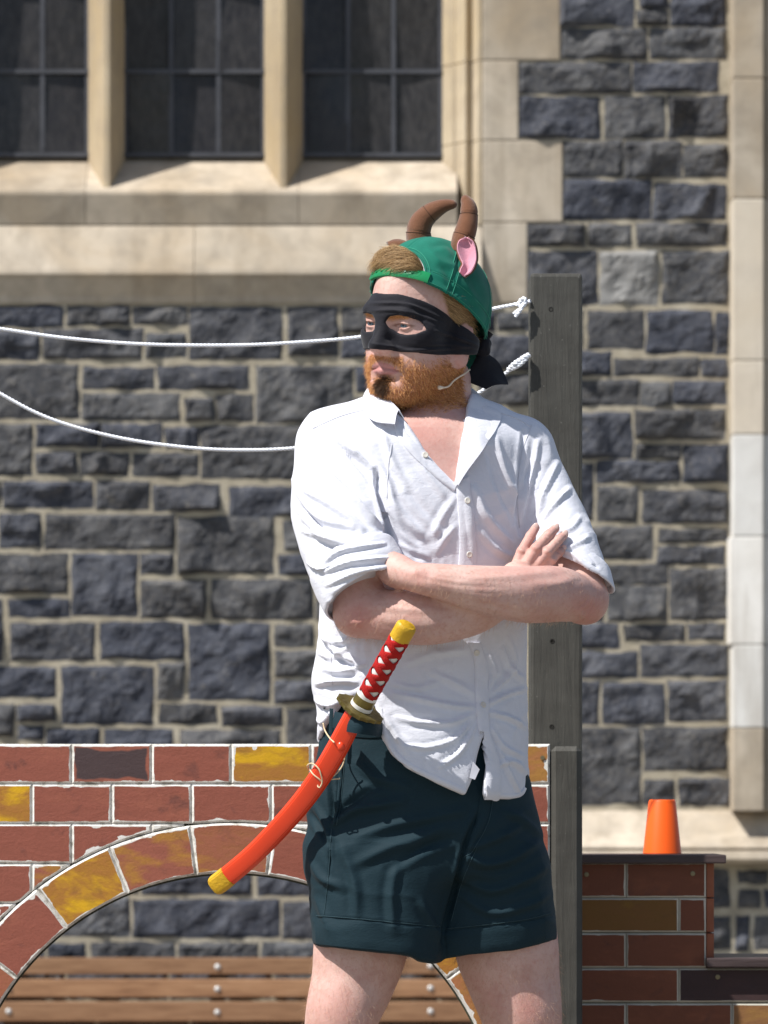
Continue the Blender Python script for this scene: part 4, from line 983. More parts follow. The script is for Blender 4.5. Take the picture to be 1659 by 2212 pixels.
# the body loft must survive the sleeve cut
tor = loft_fn(TORSO, shear=SH)[0](X, Y, Z).astype(f32)
sR = np.full(F.shape, .5, f32)
F = np.where(tor > .002, np.where(X < 0, np.maximum(F, np.where(Z < P(0, 1150).z, pR, -1)), np.maximum(F, np.where(Z < P(0, 1120).z, pL, -1))), F)
Vs, Qs = nets(F, gs.lo, gs.h); Vs = relax(Vs, Qs, 3, .5); Ns = normals(Vs, Qs)
c2 = lambda L_: [(x * .4455 + 604.7, y * .4455 + 806.3) for x, y in L_]
c3 = lambda L_: [(x * .5266 + 403.2, y * .5266 + 1276.7) for x, y in L_]
SF = [
    (c2([(470, 470), (480, 590), (515, 720), (530, 820)]), 7, -7), (c2([(430, 380), (520, 520), (560, 640), (680, 770)]), 9, 5),
    (c2([(230, 300), (380, 400), (465, 480)]), 7, 4.5), (c2([(130, 400), (260, 520), (420, 690), (480, 740)]), 8, 5.5), (c2([(100, 560), (240, 640), (400, 760)]), 8, 4.5),
    (c2([(80, 640), (140, 690), (220, 770)]), 5, -4), (c2([(160, 270), (300, 360), (470, 560)]), 6, -3), (c2([(110, 760), (230, 810), (330, 850)]), 7, 4),
    (c2([(500, 560), (580, 700), (700, 800)]), 11, 4.5), (c2([(530, 640), (600, 780), (690, 870)]), 9, 4), (c2([(560, 480), (680, 640), (800, 760)]), 11, -3),
    (c2([(560, 820), (640, 860), (720, 890)]), 6, 2.5), (c2([(850, 600), (790, 690), (740, 790)]), 9, 2.5), (c2([(850, 740), (800, 800), (760, 870)]), 7, 2.5),
    (c2([(490, 260), (540, 420), (620, 560)]), 9, 4), (c2([(610, 340), (700, 470), (800, 600)]), 8, 3),
    (c2([(1180, 290), (1160, 480), (1150, 640), (1165, 780)]), 6, -6), (c2([(1250, 330), (1220, 480), (1180, 600), (1160, 720)]), 7, 5), (c2([(1340, 440), (1280, 580), (1255, 700)]), 7, 4.5), (c2([(1400, 560), (1330, 640), (1270, 720)]), 6, 4),
    (c2([(1450, 700), (1400, 760), (1300, 760)]), 7, 3.5), (c2([(1490, 800), (1420, 840), (1380, 870)]), 6, 3.5), (c2([(1050, 320), (1090, 480), (1150, 620)]), 8, 4), (c2([(1010, 380), (1060, 560), (1140, 720)]), 8, -3),
    (c2([(940, 560), (1000, 700), (1120, 820)]), 9, 4), (c2([(960, 760), (1040, 850), (1130, 900)]), 8, 3.5), (c2([(900, 640), (920, 760), (940, 900)]), 6, 2.5),
    (c3([(1200, 480), (1080, 470), (940, 440), (840, 420)]), 7, 5), (c3([(1200, 490), (1090, 540), (960, 540), (860, 520)]), 7, 4.5), (c3([(1195, 500), (1110, 600), (1000, 640), (900, 640)]), 6, 4), (c3([(1190, 540), (1120, 660), (1040, 720)]), 6, 4),
    (c3([(1225, 470), (1300, 430), (1390, 400)]), 6, 4.5), (c3([(1235, 500), (1320, 520), (1390, 560)]), 6, 4.5), (c3([(1245, 560), (1300, 640), (1380, 680)]), 6, 4), (c3([(1270, 720), (1330, 700), (1390, 740)]), 6, 4), (c3([(1280, 640), (1330, 760), (1370, 830)]), 5, 3.5),
    (c3([(540, 380), (620, 370), (700, 375)]), 6, 8), (c3([(520, 440), (590, 470), (640, 440)]), 6, 6), (c3([(545, 250), (600, 270), (660, 230)]), 7, 5), (c3([(560, 320), (640, 330), (730, 300)]), 7, 5), (c3([(530, 500), (560, 540), (600, 490)]), 5, 5),
    (c3([(560, 190), (620, 210), (700, 190)]), 6, 5), (c3([(780, 480), (840, 560), (900, 660)]), 8, 4), (c3([(900, 300), (1000, 260), (1150, 240)]), 9, 3.5), (c3([(1000, 330), (1100, 380), (1190, 430)]), 8, 3.5),
    (c3([(1240, 260), (1260, 330), (1230, 420)]), 6, 3), (c3([(1300, 240), (1330, 320), (1380, 360)]), 7, 3.5), (c3([(850, 380), (940, 400), (1040, 370)]), 7, 3),
    ([(655, 1120), (700, 1160), (770, 1180)], 7, 4), ([(640, 1060), (690, 1120), (760, 1140)], 7, 4), ([(668, 1215), (700, 1230), (730, 1215)], 6, 5),
    ([(690, 1350), (720, 1400), (780, 1440)], 8, 5), ([(690, 1400), (740, 1430), (800, 1450)], 7, -4), ([(1100, 1380), (1110, 1440), (1060, 1500)], 7, 4),
]
Vs = folds(Vs, Ns, [(p_, w_ * .85, h_ * (2.3 if max(q[0] for q in p_) < 850 and max(q[1] for q in p_) < 1260 else 1.55)) for p_, w_, h_ in SF])
W_ = np.stack([Vs[:, 0] * 1.0 + Vs[:, 2] * .5, Vs[:, 1], Vs[:, 2] * .8 - Vs[:, 0] * .4], 1)
Vs = Vs + Ns * ((1 - np.abs(vnoise(W_ * (1, 1, 1.6), 9, 21, 2))) ** 5 * .0030 + vnoise(W_, 10, 3, 2) * .0016 + vnoise(W_ * (1, 1, 2.2), 38, 5, 2) * .0005)[:, None]
def mat_cotton(name, c, rough=.8, warp=900, sheen=.15, wr=.5, trans=0.0, ridge=.35):
    m = NT(name, rough, .2); v = m.coord('Object'); a = m.noise(v, 22, 4, .6, 1.2); b = m.noise(m.coord('Object', (1, 1, 2.5), (0, .6, 0)), 55, 5, .6, 1.5); f = m.noise(v, warp, 2, .5)
    lo_ = tuple(x * .93 for x in c); m.col(m.ramp(a, [(.3, lo_), (.7, c)])); m.b.inputs['Sheen Weight'].default_value = sheen
    if trans: m.b.inputs['Subsurface Weight'].default_value = trans; m.b.inputs['Subsurface Radius'].default_value = (.01, .01, .012); m.b.inputs['Subsurface Scale'].default_value = .3
    rd = m.n('ShaderNodeTexNoise', noise_type='RIDGED_MULTIFRACTAL'); rd.inputs['Scale'].default_value = 7; rd.inputs['Detail'].default_value = 3; rd.inputs['Distortion'].default_value = .8; m.l(m.coord('Object', (1, 1, 1.7), (0, .5, 0)), rd.inputs['Vector'])
    h = m.math('ADD', m.math('ADD', m.math('ADD', m.math('MULTIPLY', a, .5), m.math('MULTIPLY', b, .4)), m.math('MULTIPLY', f, .05)), m.math('MULTIPLY', rd.outputs['Fac'], ridge)); m.bump(h, wr, .006); return m.m
MAT['shirt'] = mat_cotton('white_cotton', (.71, .715, .775), .85, wr=.36)
shirt = link('shirt', npmesh('shirt', Vs, Qs, MAT['shirt']), None, person)

def cuff(cn, planes, fl, h=.0028, t=.006, seed=1):
    prims = cn; lo_, hi_ = bounds(prims, .02); g = build(prims, lo_, hi_, h); x, y, z = g.full(); f = g.F
    inner = f + t
    for (c, n_) in planes:
        n_ = np.array(n_, float); n_ /= np.linalg.norm(n_); f = smax(f, ((x - c[0]) * n_[0] + (y - c[1]) * n_[1] + (z - c[2]) * n_[2]).astype(f32), .006)
    f = smax(f, -inner, .002); v, q = nets(f, g.lo, g.h); v = relax(v, q, 2, .5); nn = normals(v, q); v = folds(v, nn, [(a_, w_ * .75, h_ * 1.7) for a_, w_, h_ in fl])
    v = v + nn * (vnoise(v, 30, seed, 2) * .0016)[:, None]; return link('cuff', npmesh('cuff', v, q, MAT['shirt']), None, shirt)
nR = np.array((.42, -.40, -.80)); nL = np.array((-.45, -.25, -.80))
cuff(chain([(750, 1190, -.130, .080), (780, 1250, -.158, .083), (812, 1325, -.185, .078)], .02), [(P(795, 1288, -.17), nR), (P(768, 1205, -.14), -nR)],
     [([(700, 1235), (760, 1215), (850, 1205)], 6, 5), ([(705, 1265), (780, 1235), (860, 1222)], 6, 4), ([(712, 1300), (790, 1262), (865, 1240)], 6, 5), ([(720, 1325), (800, 1288), (868, 1252)], 5, 4), ([(700, 1215), (740, 1190), (830, 1175)], 5, 4)])
cuff(chain([(1217, 1180, -.015, .0580), (1242, 1238, -.042, .0600), (1264, 1300, -.07, .057)], .02), [(P(1247, 1242, -.045), nL), (P(1232, 1190, -.022), -nL)],
     [([(1180, 1190), (1230, 1195), (1285, 1240)], 5, 3), ([(1210, 1180), (1260, 1200), (1290, 1225)], 5, -3)], seed=4)

# ------------------------------------------------------------------ shorts
lo, hi = np.array((P(640, 0).x, -.2, P(0, 2100).z)), np.array((P(1225, 0).x, .24, P(0, 1500).z))
HIP = [(1505, 704, 1115, .116, .105), (1560, 699, 1128, .120, .115), (1640, 685, 1136, .125, .125), (1720, 668, 1150, .13, .135), (1800, 665, 1172, .13, .135), (1900, 668, 1188, .115, .125)]
LL = [(1820, 664, 985, .125, .12, -.01), (1900, 669, 985, .13, .115, -.012), (1980, 673, 968, .128, .11, -.016), (2100, 681, 950, .125, .105, -.02)]
LR = [(1820, 930, 1176, .11, .12, .03), (1900, 930, 1190, .115, .12, .035), (1980, 915, 1199, .115, .115, .04), (2100, 897, 1208, .11, .11, .045)]
gt = build([loft(HIP, .03, shear=SH), loft(LL, .03, shear=.05, n=2.5), loft(LR, .012, shear=.05, n=2.5)], lo, hi, .0036)
X, Y, Z = gt.full(); PX = CX + X[:, 0, 0].astype(float)[:, None] * sref; PY = HY - (Z[0, 0, :].astype(float)[None, :] - H) * sref
hemline = [(600, 1400), (1300, 1400), (1300, 2015), (1204, 2034), (1110, 2056), (1010, 2064), (962, 2070), (950, 2082), (905, 2076), (890, 2066), (860, 2060), (760, 2051), (680, 2042), (600, 2040)]
F = smax(gt.F, cut2(hemline), .003)
Vt, Qt = nets(F, gt.lo, gt.h); Vt = relax(Vt, Qt, 3, .5); Nt = normals(Vt, Qt)
TF = [
    ([(712, 1660), (716, 1720), (722, 1775)], 5, -7), ([(725, 1660), (728, 1720), (724, 1778)], 4, 5), (c3([(600, 955), (680, 900), (780, 880), (880, 860)]), 9, 7), (c3([(600, 940), (700, 850), (800, 800)]), 8, -4),
    (c3([(690, 1120), (820, 1060), (960, 1010), (1060, 960)]), 11, 5), (c3([(700, 1010), (850, 960), (1000, 930), (1130, 900)]), 10, 5), (c3([(830, 1140), (960, 1060), (1100, 1010)]), 9, -4.5),
    (c3([(1205, 900), (1150, 1020), (1120, 1140), (1080, 1290), (1040, 1440)]), 6, -8), (c3([(1130, 1080), (1220, 1120), (1330, 1100), (1440, 1030)]), 9, 6), (c3([(1130, 1180), (1250, 1230), (1400, 1180), (1470, 1130)]), 9, 5), (c3([(1140, 1060), (1260, 1020), (1380, 960)]), 8, 4),
    (c3([(1120, 1250), (1250, 1320), (1400, 1290), (1490, 1240)]), 8, 4), (c3([(700, 700), (760, 760), (900, 800)]), 9, 4), (c3([(640, 1060), (690, 1200), (700, 1330)]), 10, 5), (c3([(860, 1130), (840, 1250), (850, 1400)]), 10, 5),
    (c3([(530, 880), (580, 980), (590, 1080)]), 7, 5), (c3([(500, 900), (540, 960), (585, 1040)]), 6, -4), (c3([(590, 960), (590, 1080), (585, 1180)]), 2.5, -2.5), (c3([(510, 1110), (560, 1180), (640, 1220)]), 8, 4), (c3([(530, 1250), (560, 1320), (590, 1400)]), 9, 4),
    ([(676, 1982), (760, 1986), (860, 1996), (955, 2004)], 3, -2.2), ([(962, 2012), (1060, 2000), (1150, 1988), (1200, 1975)], 3, -2.2), (c3([(1300, 900), (1380, 940), (1450, 1000)]), 8, 4), (c3([(960, 1280), (1000, 1360), (1030, 1440)]), 8, 4),
]
Vt = folds(Vt, Nt, [(p_, w_, h_ * 1.35) for p_, w_, h_ in TF]); Vt = Vt + Nt * (vnoise(Vt * (1, 1, 1.3), 15, 9, 2) * .0018 + (1 - np.abs(vnoise(Vt * (1, 1, 1.9), 8, 31, 2))) ** 5 * .0028)[:, None]
MAT['shorts'] = mat_cotton('teal_cotton', (.0090, .0265, .0360), .75, wr=.25, sheen=.02)
shorts = link('shorts', npmesh('shorts', Vt, Qt, MAT['shorts']), None, person)
# ------------------------------------------------------------------ projection onto a garment
def bvh_of(V, Q): return BVHTree.FromPolygons([tuple(v) for v in V], [tuple(int(i) for i in q) for q in Q])
B_shirt, B_shorts, B_body = bvh_of(Vs, Qs), bvh_of(Vt, Qt), bvh_of(V, Q)
CAM = Vector((0, -D0, H))
def proj(bv, px, py, fallback=-.12):
    d = (P(px, py, 0) - CAM).normalized(); hit = bv.ray_cast(CAM, d)
    if hit[0] is None: return P(px, py, fallback), Vector((0, -1, 0))
    n = hit[1]; n = n if n.dot(d) < 0 else -n; return hit[0], n
def resample(pts, n):
    sp = spline(pts, 10) if len(pts) > 2 else [np.array(p, float) for p in pts]
    A = np.array(sp); s = np.concatenate([[0], np.cumsum(np.linalg.norm(np.diff(A, axis=0), axis=1))]); t = np.linspace(0, s[-1], n)
    return np.stack([np.interp(t, s, A[:, k]) for k in range(A.shape[1])], 1)
def strip_on(name, bv, left, right, mat, parent, lift=.0025, n=40, m=7, smooth_it=2, edge=.0, noise_amp=0.0):
    A, B = resample(left, n), resample(right, n); G = np.zeros((n, m, 3)); Nn = np.zeros((n, m, 3))
    for i in range(n):
        for j in range(m):
            q = A[i] + (B[i] - A[i]) * j / (m - 1); p, nn = proj(bv, *q); G[i, j] = p; Nn[i, j] = nn
    for _ in range(smooth_it):
        G[1:-1] = .5 * G[1:-1] + .25 * (G[:-2] + G[2:]); Nn[1:-1] = .5 * Nn[1:-1] + .25 * (Nn[:-2] + Nn[2:])
    Nn /= np.linalg.norm(Nn, axis=2)[:, :, None]
    T = G + Nn * lift
    if noise_amp:
        T += Nn * (vnoise(T.reshape(-1, 3), 120, 2, 2).reshape(n, m) * noise_amp)[:, :, None]
    T[:, 0] = G[:, 0] + Nn[:, 0] * (lift * .55); T[:, -1] = G[:, -1] + Nn[:, -1] * (lift * .55)
    return patch(name, T, mat, parent, back=G - Nn * .002)
def patch(name, G, mat, parent, back=None, thick=.0016):
    """A grid of points as a thin solid sheet."""
    n, m, _ = G.shape
    if back is None:
        du = np.gradient(G, axis=0); dv = np.gradient(G, axis=1); nn = np.cross(du, dv); nn /= np.linalg.norm(nn, axis=2)[:, :, None] + 1e-12; back = G - nn * thick
    V_ = np.concatenate([G.reshape(-1, 3), back.reshape(-1, 3)]); o = n * m; F = []
    for i in range(n - 1):
        for j in range(m - 1):
            a, b, c, d = i * m + j, i * m + j + 1, (i + 1) * m + j + 1, (i + 1) * m + j; F += [(a, b, c, d), (o + d, o + c, o + b, o + a)]
    ring = [(i, 0) for i in range(n)] + [(n - 1, j) for j in range(1, m)] + [(i, m - 1) for i in range(n - 2, -1, -1)] + [(0, j) for j in range(m - 2, 0, -1)]
    r = [i * m + j for i, j in ring]
    for k in range(len(r)): F.append((r[k], r[(k + 1) % len(r)], o + r[(k + 1) % len(r)], o + r[k]))
    me = mesh(name, V_, F); fix_normals(me); me.shade_smooth(); me.set_sharp_from_angle(angle=math.radians(60)); return link(name, me, mat, parent)
def sheet(name, A, B, mat, parent, n=24, m=9, bulge=0.0, thick=.0016, wav=0.0, seed=0):
    """Sheet between two edges given as (px, py, y)."""
    A = resample([tuple(P(*p)) for p in A], n); B = resample([tuple(P(*p)) for p in B], n); t = np.linspace(0, 1, m)
    G = A[:, None, :] * (1 - t)[None, :, None] + B[:, None, :] * t[None, :, None]
    du = np.gradient(G, axis=0); dv = np.gradient(G, axis=1); nn = np.cross(du, dv); nn /= np.linalg.norm(nn, axis=2)[:, :, None] + 1e-12
    sgn = -np.sign(nn[..., 1].mean()) or 1
    G = G + nn * sgn * (bulge * np.sin(np.pi * t))[None, :, None]
    if wav: G = G + nn * (vnoise(G.reshape(-1, 3), 40, seed, 2).reshape(n, m) * wav)[:, :, None]
    return patch(name, G, mat, parent, thick=thick)
def stitch(name, bv, pts, mat, parent, lift=.001, w=.0006, dash=.004):
    A = resample(pts, max(4, int(np.linalg.norm(np.diff(np.array(pts), axis=0), axis=1).sum() / 2.5))); pp = [proj(bv, *a) for a in A]; C = [p + n * lift for p, n in pp]
    return link(name, tubemesh(name, C, [w] * len(C), 5), mat, parent)

# ------------------------------------------------------------------ shirt details
strip_on('placket', B_shirt, [(984, 1046), (990, 1110), (993, 1170), (990, 1222)], [(1012, 1030), (1022, 1100), (1028, 1170), (1026, 1224)], MAT['shirt'], shirt, .0048)
strip_on('placket', B_shirt, [(1010, 1388), (1024, 1430), (1026, 1500), (1034, 1582), (1050, 1640), (1048, 1700), (1043, 1721)], [(1036, 1388), (1052, 1440), (1054, 1510), (1058, 1582), (1076, 1640), (1080, 1700), (1078, 1725)], MAT['shirt'], shirt, .0055, 60, noise_amp=.0012)
# hem band along the curved tail
strip_on('hem_band', B_shirt, [(818, 1536), (828, 1590), (846, 1628), (881, 1659), (930, 1683), (1002, 1715)], [(825, 1530), (836, 1584), (853, 1619), (886, 1649), (934, 1673), (1006, 1704)], MAT['shirt'], shirt, .0022, 60, 4, noise_amp=.001)
strip_on('hem_band', B_shirt, [(1046, 1720), (1085, 1725), (1126, 1723), (1138, 1706)], [(1047, 1710), (1085, 1715), (1122, 1713), (1132, 1700)], MAT['shirt'], shirt, .0022, 30, 4, noise_amp=.001)
# turned-back front edge on the left, facing on the right
strip_on('front_edge', B_shirt, [(858, 892), (874, 930), (905, 966), (946, 1012), (986, 1049)], [(846, 900), (860, 945), (893, 985), (936, 1028), (980, 1062)], MAT['shirt'], shirt, .0035, 40, 6)
MAT['button'] = simple('shell_button', (.66, .62, .55), .3, .5, 0, 60, .05); MAT['thread'] = simple('thread', (.58, .58, .62), .8, .2)
for (x, y) in ((918, 984), (1008, 1083), (1012, 1198), (1027, 1410), (1040, 1525)):
    p, n_ = proj(B_shirt, x, y); bm_ = lathe('button', [(.0052, 0), (.0055, .001), (.0048, .0018), (.0036, .0014), (.001, .0012)], 16)
    q = Vector((0, 0, 1)).rotation_difference(n_); bm_.transform(Matrix.Translation(p + n_ * (.0036 if x < 950 else .0052 if y < 1300 else .0060)) @ q.to_matrix().to_4x4()); bm_.shade_smooth(); link('button', bm_, MAT['button'], shirt)
# armhole, yoke and side seams
for pts in ([(812, 880), (740, 898), (676, 925)], [(1148, 918), (1126, 985), (1118, 1075), (1122, 1140)], [(1062, 888), (1110, 902), (1146, 922)], [(712, 1388), (716, 1430), (718, 1480)], [(846, 960), (838, 1020), (836, 1075)]):
    stitch('seam', B_shirt, pts, MAT['thread'], shirt, .0002, .0009)
# care label inside the tail
MAT['tag'] = simple('care_label', (.5, .5, .55), .7, .2)
sheet('care_label', [(1022, 1645, -.142), (1014, 1680, -.146)], [(1036, 1662, -.142), (1026, 1684, -.146)], MAT['tag'], shirt, 6, 4)
# collar: fold line and outer edge run from one point round the neck to the other
Ff = [(861, 886, -.092), (838, 862, -.066), (818, 842, -.030), (812, 830, .02), (850, 822, .075), (930, 818, .095), (992, 826, .082), (1008, 845, .05), (1006, 875, .010), (1002, 905, -.035), (1000, 922, -.055)]
Oo = [(853, 915, -.128), (818, 912, -.118), (794, 898, -.085), (782, 862, -.01), (815, 850, .085), (930, 852, .122), (1030, 862, .105), (1078, 888, .070), (1082, 905, .030), (1068, 934, -.022), (1056, 950, -.062)]
def onshirt(q, lift):
    p, n_ = proj(B_shirt, q[0], q[1]); p = p + n_ * lift; return (q[0], q[1], min(p.y, q[2]) if abs(p.y - q[2]) < .12 else q[2])
Oo = [onshirt(q, .008) if i in (0, 1, 2, 7, 8, 9, 10) else q for i, q in enumerate(Oo)]
sheet('collar', Ff, Oo, MAT['shirt'], shirt, 70, 9, .006, .0025, .0015, 3)
Bb = [(872, 905, -.088), (862, 900, -.060), (850, 895, -.030), (845, 890, .02), (870, 885, .07), (930, 885, .085), (985, 890, .072), (1000, 905, .045), (1002, 925, .01), (1000, 935, -.03), (998, 940, -.05)]
sheet('collar_stand', Ff, Bb, MAT['shirt'], shirt, 70, 6, .0, .0016)
sheet('lapel', [(1001, 905, -.052), (998, 960, -.088), (992, 1010, -.108), (988, 1046, -.120)], [(1056, 950, -.078), (1040, 976, -.110), (1012, 1014, -.126), (990, 1048, -.131)], MAT['shirt'], shirt, 24, 8, .007, .002, .001, 6)

# ------------------------------------------------------------------ shorts details
MAT['shorts_edge'] = MAT['shorts']
strip_on('waistband', B_shorts, [(700, 1528), (745, 1540), (800, 1546), (860, 1540)], [(698, 1572), (742, 1588), (800, 1594), (860, 1588)], MAT['shorts'], shorts, .004, 30, 7)
sheet('belt_loop', [(727, 1538, -.150), (770, 1549, -.205), (806, 1556, -.190), (822, 1562, -.15)], [(722, 1572, -.150), (764, 1583, -.207), (802, 1588, -.192), (820, 1592, -.15)], MAT['shorts'], shorts, 20, 6, .002, .003)
sheet('belt_loop', [(712, 1530, -.135), (710, 1585, -.14)], [(720, 1531, -.137), (718, 1587, -.142)], MAT['shorts'], shorts, 8, 3, .001, .003)
strip_on('pocket_edge', B_shorts, [(738, 1600), (733, 1660), (727, 1730), (720, 1780)], [(746, 1600), (741, 1660), (735, 1730), (724, 1780)], MAT['shorts'], shorts, .0035, 40, 4)
strip_on('hem_band', B_shorts, [(682, 1985), (760, 1990), (860, 2000), (952, 2008)], [(684, 2039), (760, 2047), (858, 2056), (944, 2063)], MAT['shorts'], shorts, .0012, 50, 7)
strip_on('hem_band', B_shorts, [(964, 2012), (1060, 2002), (1140, 1991), (1176, 1982)], [(966, 2064), (1060, 2056), (1140, 2044), (1177, 2037)], MAT['shorts'], shorts, .0012, 50, 7)
strip_on('fly', B_shorts, [(1040, 1700), (1030, 1760), (1010, 1830)], [(1062, 1700), (1052, 1770), (1015, 1836)], MAT['shorts'], shorts, .002, 30, 5)

MAT['teal_thread'] = simple('teal_thread', (.030, .058, .070), .8, .2)
for pts in ([(748, 1602), (743, 1660), (737, 1728), (727, 1782)], [(1066, 1702), (1056, 1772), (1022, 1836), (1002, 1852)], [(684, 1978), (760, 1983), (860, 1993), (950, 2001)], [(966, 2006), (1060, 1996), (1140, 1985), (1190, 1972)], [(716, 1790), (712, 1850), (706, 1930), (700, 1975)], [(1030, 1830), (1000, 1900), (975, 1990)]):
    stitch('seam', B_shorts, pts, MAT['teal_thread'], shorts, .0006, .0007)

# ------------------------------------------------------------------ shoes
MAT['shoe'] = simple('dark_shoe', (.03, .03, .035), .6, .3)
for (x, y, x2, y2, a) in ((690, .03, 678, -.15, 0), (1165, .08, 1187, -.09, 0)):
    g = build([cone(P(x, 2760, y), P(x2, 2770, y2), .043, .038, .02), cone(P(x, 2700, y), P(x, 2760, y), .044, .044, .02)], np.array((P(x2, 0).x - .1, y2 - .08, .352)), np.array((P(x, 0).x + .1, y + .09, .50)), .006)
    g.F = np.maximum(g.F, (.3545 - g.full()[2])); v_, q_ = nets(g.F, g.lo, g.h); link('shoe', npmesh('shoe', v_, q_, MAT['shoe']), None, person)

# ------------------------------------------------------------------ eye mask
MAT['mask'] = mat_cotton('black_cotton', (.010, .0095, .014), .7, wr=.3, sheen=.12)
lo_, hi_ = hb = (HO - .155, HO + np.array((.155, .155, .13)))
gm_ = build([p for p in head_prims if p not in ()][:21] + [hell((s * .078, .018, -.032), (.009, .020, .034), .012) for s in (1, -1)], lo_, hi_, .0021); X, Y, Z = gm_.full()
def hloc(X, Y, Z): return [(RH[0, i] * (X - HO[0]) + RH[1, i] * (Y - HO[1]) + RH[2, i] * (Z - HO[2])) / HS for i in range(3)]
lx, ly, lz = hloc(X, Y, Z)
f = gm_.F
# cloth bridges the hollows of the face: smooth union with a thin mask form
for c_, r_ in (((0, -.034, -.010), (.050, .0640, .046)),):
    pr = hell(c_, r_, .03); f = smin(f, pr[0](X, Y, Z).astype(f32), .006)
up = np.interp(ly, [-.12, -.086, -.06, -.02, .029, .08, .13], [.049, .0494, .0380, .0135, -.0220, -.054, -.064]).astype(f32)
dn = np.interp(ly, [-.125, -.10, -.073, -.041, .003, .05, .10, .13], [-.0395, -.043, -.048, -.0526, -.0544, -.058, -.070, -.076]).astype(f32)
band = np.maximum(lz - up, dn - lz)
eyeL = [(.0095, .004), (.016, .0130), (.032, .0158), (.048, .0125), (.060, .002), (.0675, -.0085), (.056, -.0145), (.041, -.0165), (.026, -.0145), (.014, -.007)]
e1 = sd_poly(eyeL, np.where(lx < 0, -lx / 1.16, lx), lz).astype(f32); e1 = np.where(ly < 0, e1, .1)
tk = (.0024 + .0085 * np.clip((ly - .010) / .04, 0, 1)).astype(f32); f = smax(smax(np.maximum(f - tk, -.0045 - f), band, .003), -e1, .002)
Vm, Qm = nets(f, gm_.lo, gm_.h); Vm = relax(Vm, Qm, 2, .5); Nm = normals(Vm, Qm)
MF = [([(800, 655), (880, 658), (960, 690)], 3, 1.4), ([(797, 672), (870, 672), (960, 700)], 3, 1.2), ([(850, 760), (930, 755), (1010, 750)], 3, 1.4), ([(940, 715), (990, 730), (1035, 748)], 3, 1.6), ([(930, 745), (980, 745), (1035, 752)], 3, 1.2), ([(800, 742), (850, 750), (900, 758)], 3, 1.)]
Vm = folds(Vm, Nm, [(a_, w_ * 1.1, h_ * 2.1) for a_, w_, h_ in MF])
mask = link('eye_mask', npmesh('eye_mask', Vm, Qm, MAT['mask']), None, person)
KY = .035
g = build([ell(P(1042, 752, KY), (.014, .014, .018), None, .01), ell(P(1048, 738, KY), (.010, .011, .011), None, .008)], np.array(P(1042, 752, KY)) - .04, np.array(P(1042, 752, KY)) + .04, .002)
v_, q_ = nets(g.F, g.lo, g.h); v_ += normals(v_, q_) * (vnoise(v_, 90, 2, 2) * .003)[:, None]; link('knot', npmesh('knot', v_, q_, MAT['mask']), None, mask)
sheet('tail', [(1030, 768, KY), (1016, 795, KY - .01), (1006, 815, KY - .015), (1022, 828, KY - .018), (1050, 841, KY - .02)], [(1052, 762, KY), (1074, 780, KY + .01), (1088, 802, KY + .012), (1094, 815, KY + .01), (1098, 830, KY + .005)], MAT['mask'], mask, 18, 10, .008, .0016, .004, 2)
sheet('tail', [(1040, 742, KY), (1050, 722, KY - .005), (1052, 714, KY - .005)], [(1052, 742, KY), (1058, 730, KY), (1064, 722, KY)], MAT['mask'], mask, 10, 5, .004, .0016, .003, 4)

# ------------------------------------------------------------------ cap
def mat_cap():
    m = NT('green_cotton', .8, .2); v = m.coord('Object'); a = m.noise(v, 14, 4, .6); w1 = m.n('ShaderNodeTexWave'); w1.inputs['Scale'].default_value = 260; w1.inputs['Distortion'].default_value = .6; m.l(v, w1.inputs[0])
    m.col(m.ramp(a, [(.3, (.003, .115, .075)), (.7, (.006, .165, .110))])); m.b.inputs['Sheen Weight'].default_value = .1; m.bump(m.math('ADD', m.noise(v, 700, 2), m.math('MULTIPLY', a, 3.)), .12, .002); return m.m
MAT['cap'] = mat_cap()
# cap frame: strap to the front, tipped well back on the head
RC = rot('Z', -36) @ rot('X', -27) @ rot('Y', 3); CO = np.array(P(924, 676, -.006)); CR = (.0945, .1190, .130); CE = 2.3
gc = Vox(CO - .165, CO + np.array((.165, .185, .185)), .0022); X, Y, Z = gc.full()
def cl(x, y, z): return CO + RC @ np.array((x, y, z), float)
def capf(x, y, z):
    r = (np.abs(x / CR[0]) ** CE + np.abs(y / CR[1]) ** CE + np.abs(z / np.where(z > 0, CR[2], .5)) ** CE) ** (1 / CE); return (r - 1) * .1
cx_, cy_, cz_ = [RC[0, i] * (X - CO[0]) + RC[1, i] * (Y - CO[1]) + RC[2, i] * (Z - CO[2]) for i in range(3)]
f = capf(cx_, cy_, cz_).astype(f32); rim = cz_.astype(f32); th = np.arctan2(cx_ / CR[0], -cy_ / CR[1]); HW, HH = .63, .060
hole = np.sqrt((th / HW) ** 2 + (np.maximum(rim, 0) / HH) ** 2) - 1
shell = smax(np.maximum(f, -(f + .0034)), -rim, .002)
capF = np.where(np.abs(th) < 1.2, smax(shell, -(hole * .05).astype(f32), .003), shell)
Vc, Qc = nets(capF, gc.lo, gc.h); Vc = relax(Vc, Qc, 2, .5); Nc = normals(Vc, Qc); Lc = (Vc - CO) @ RC
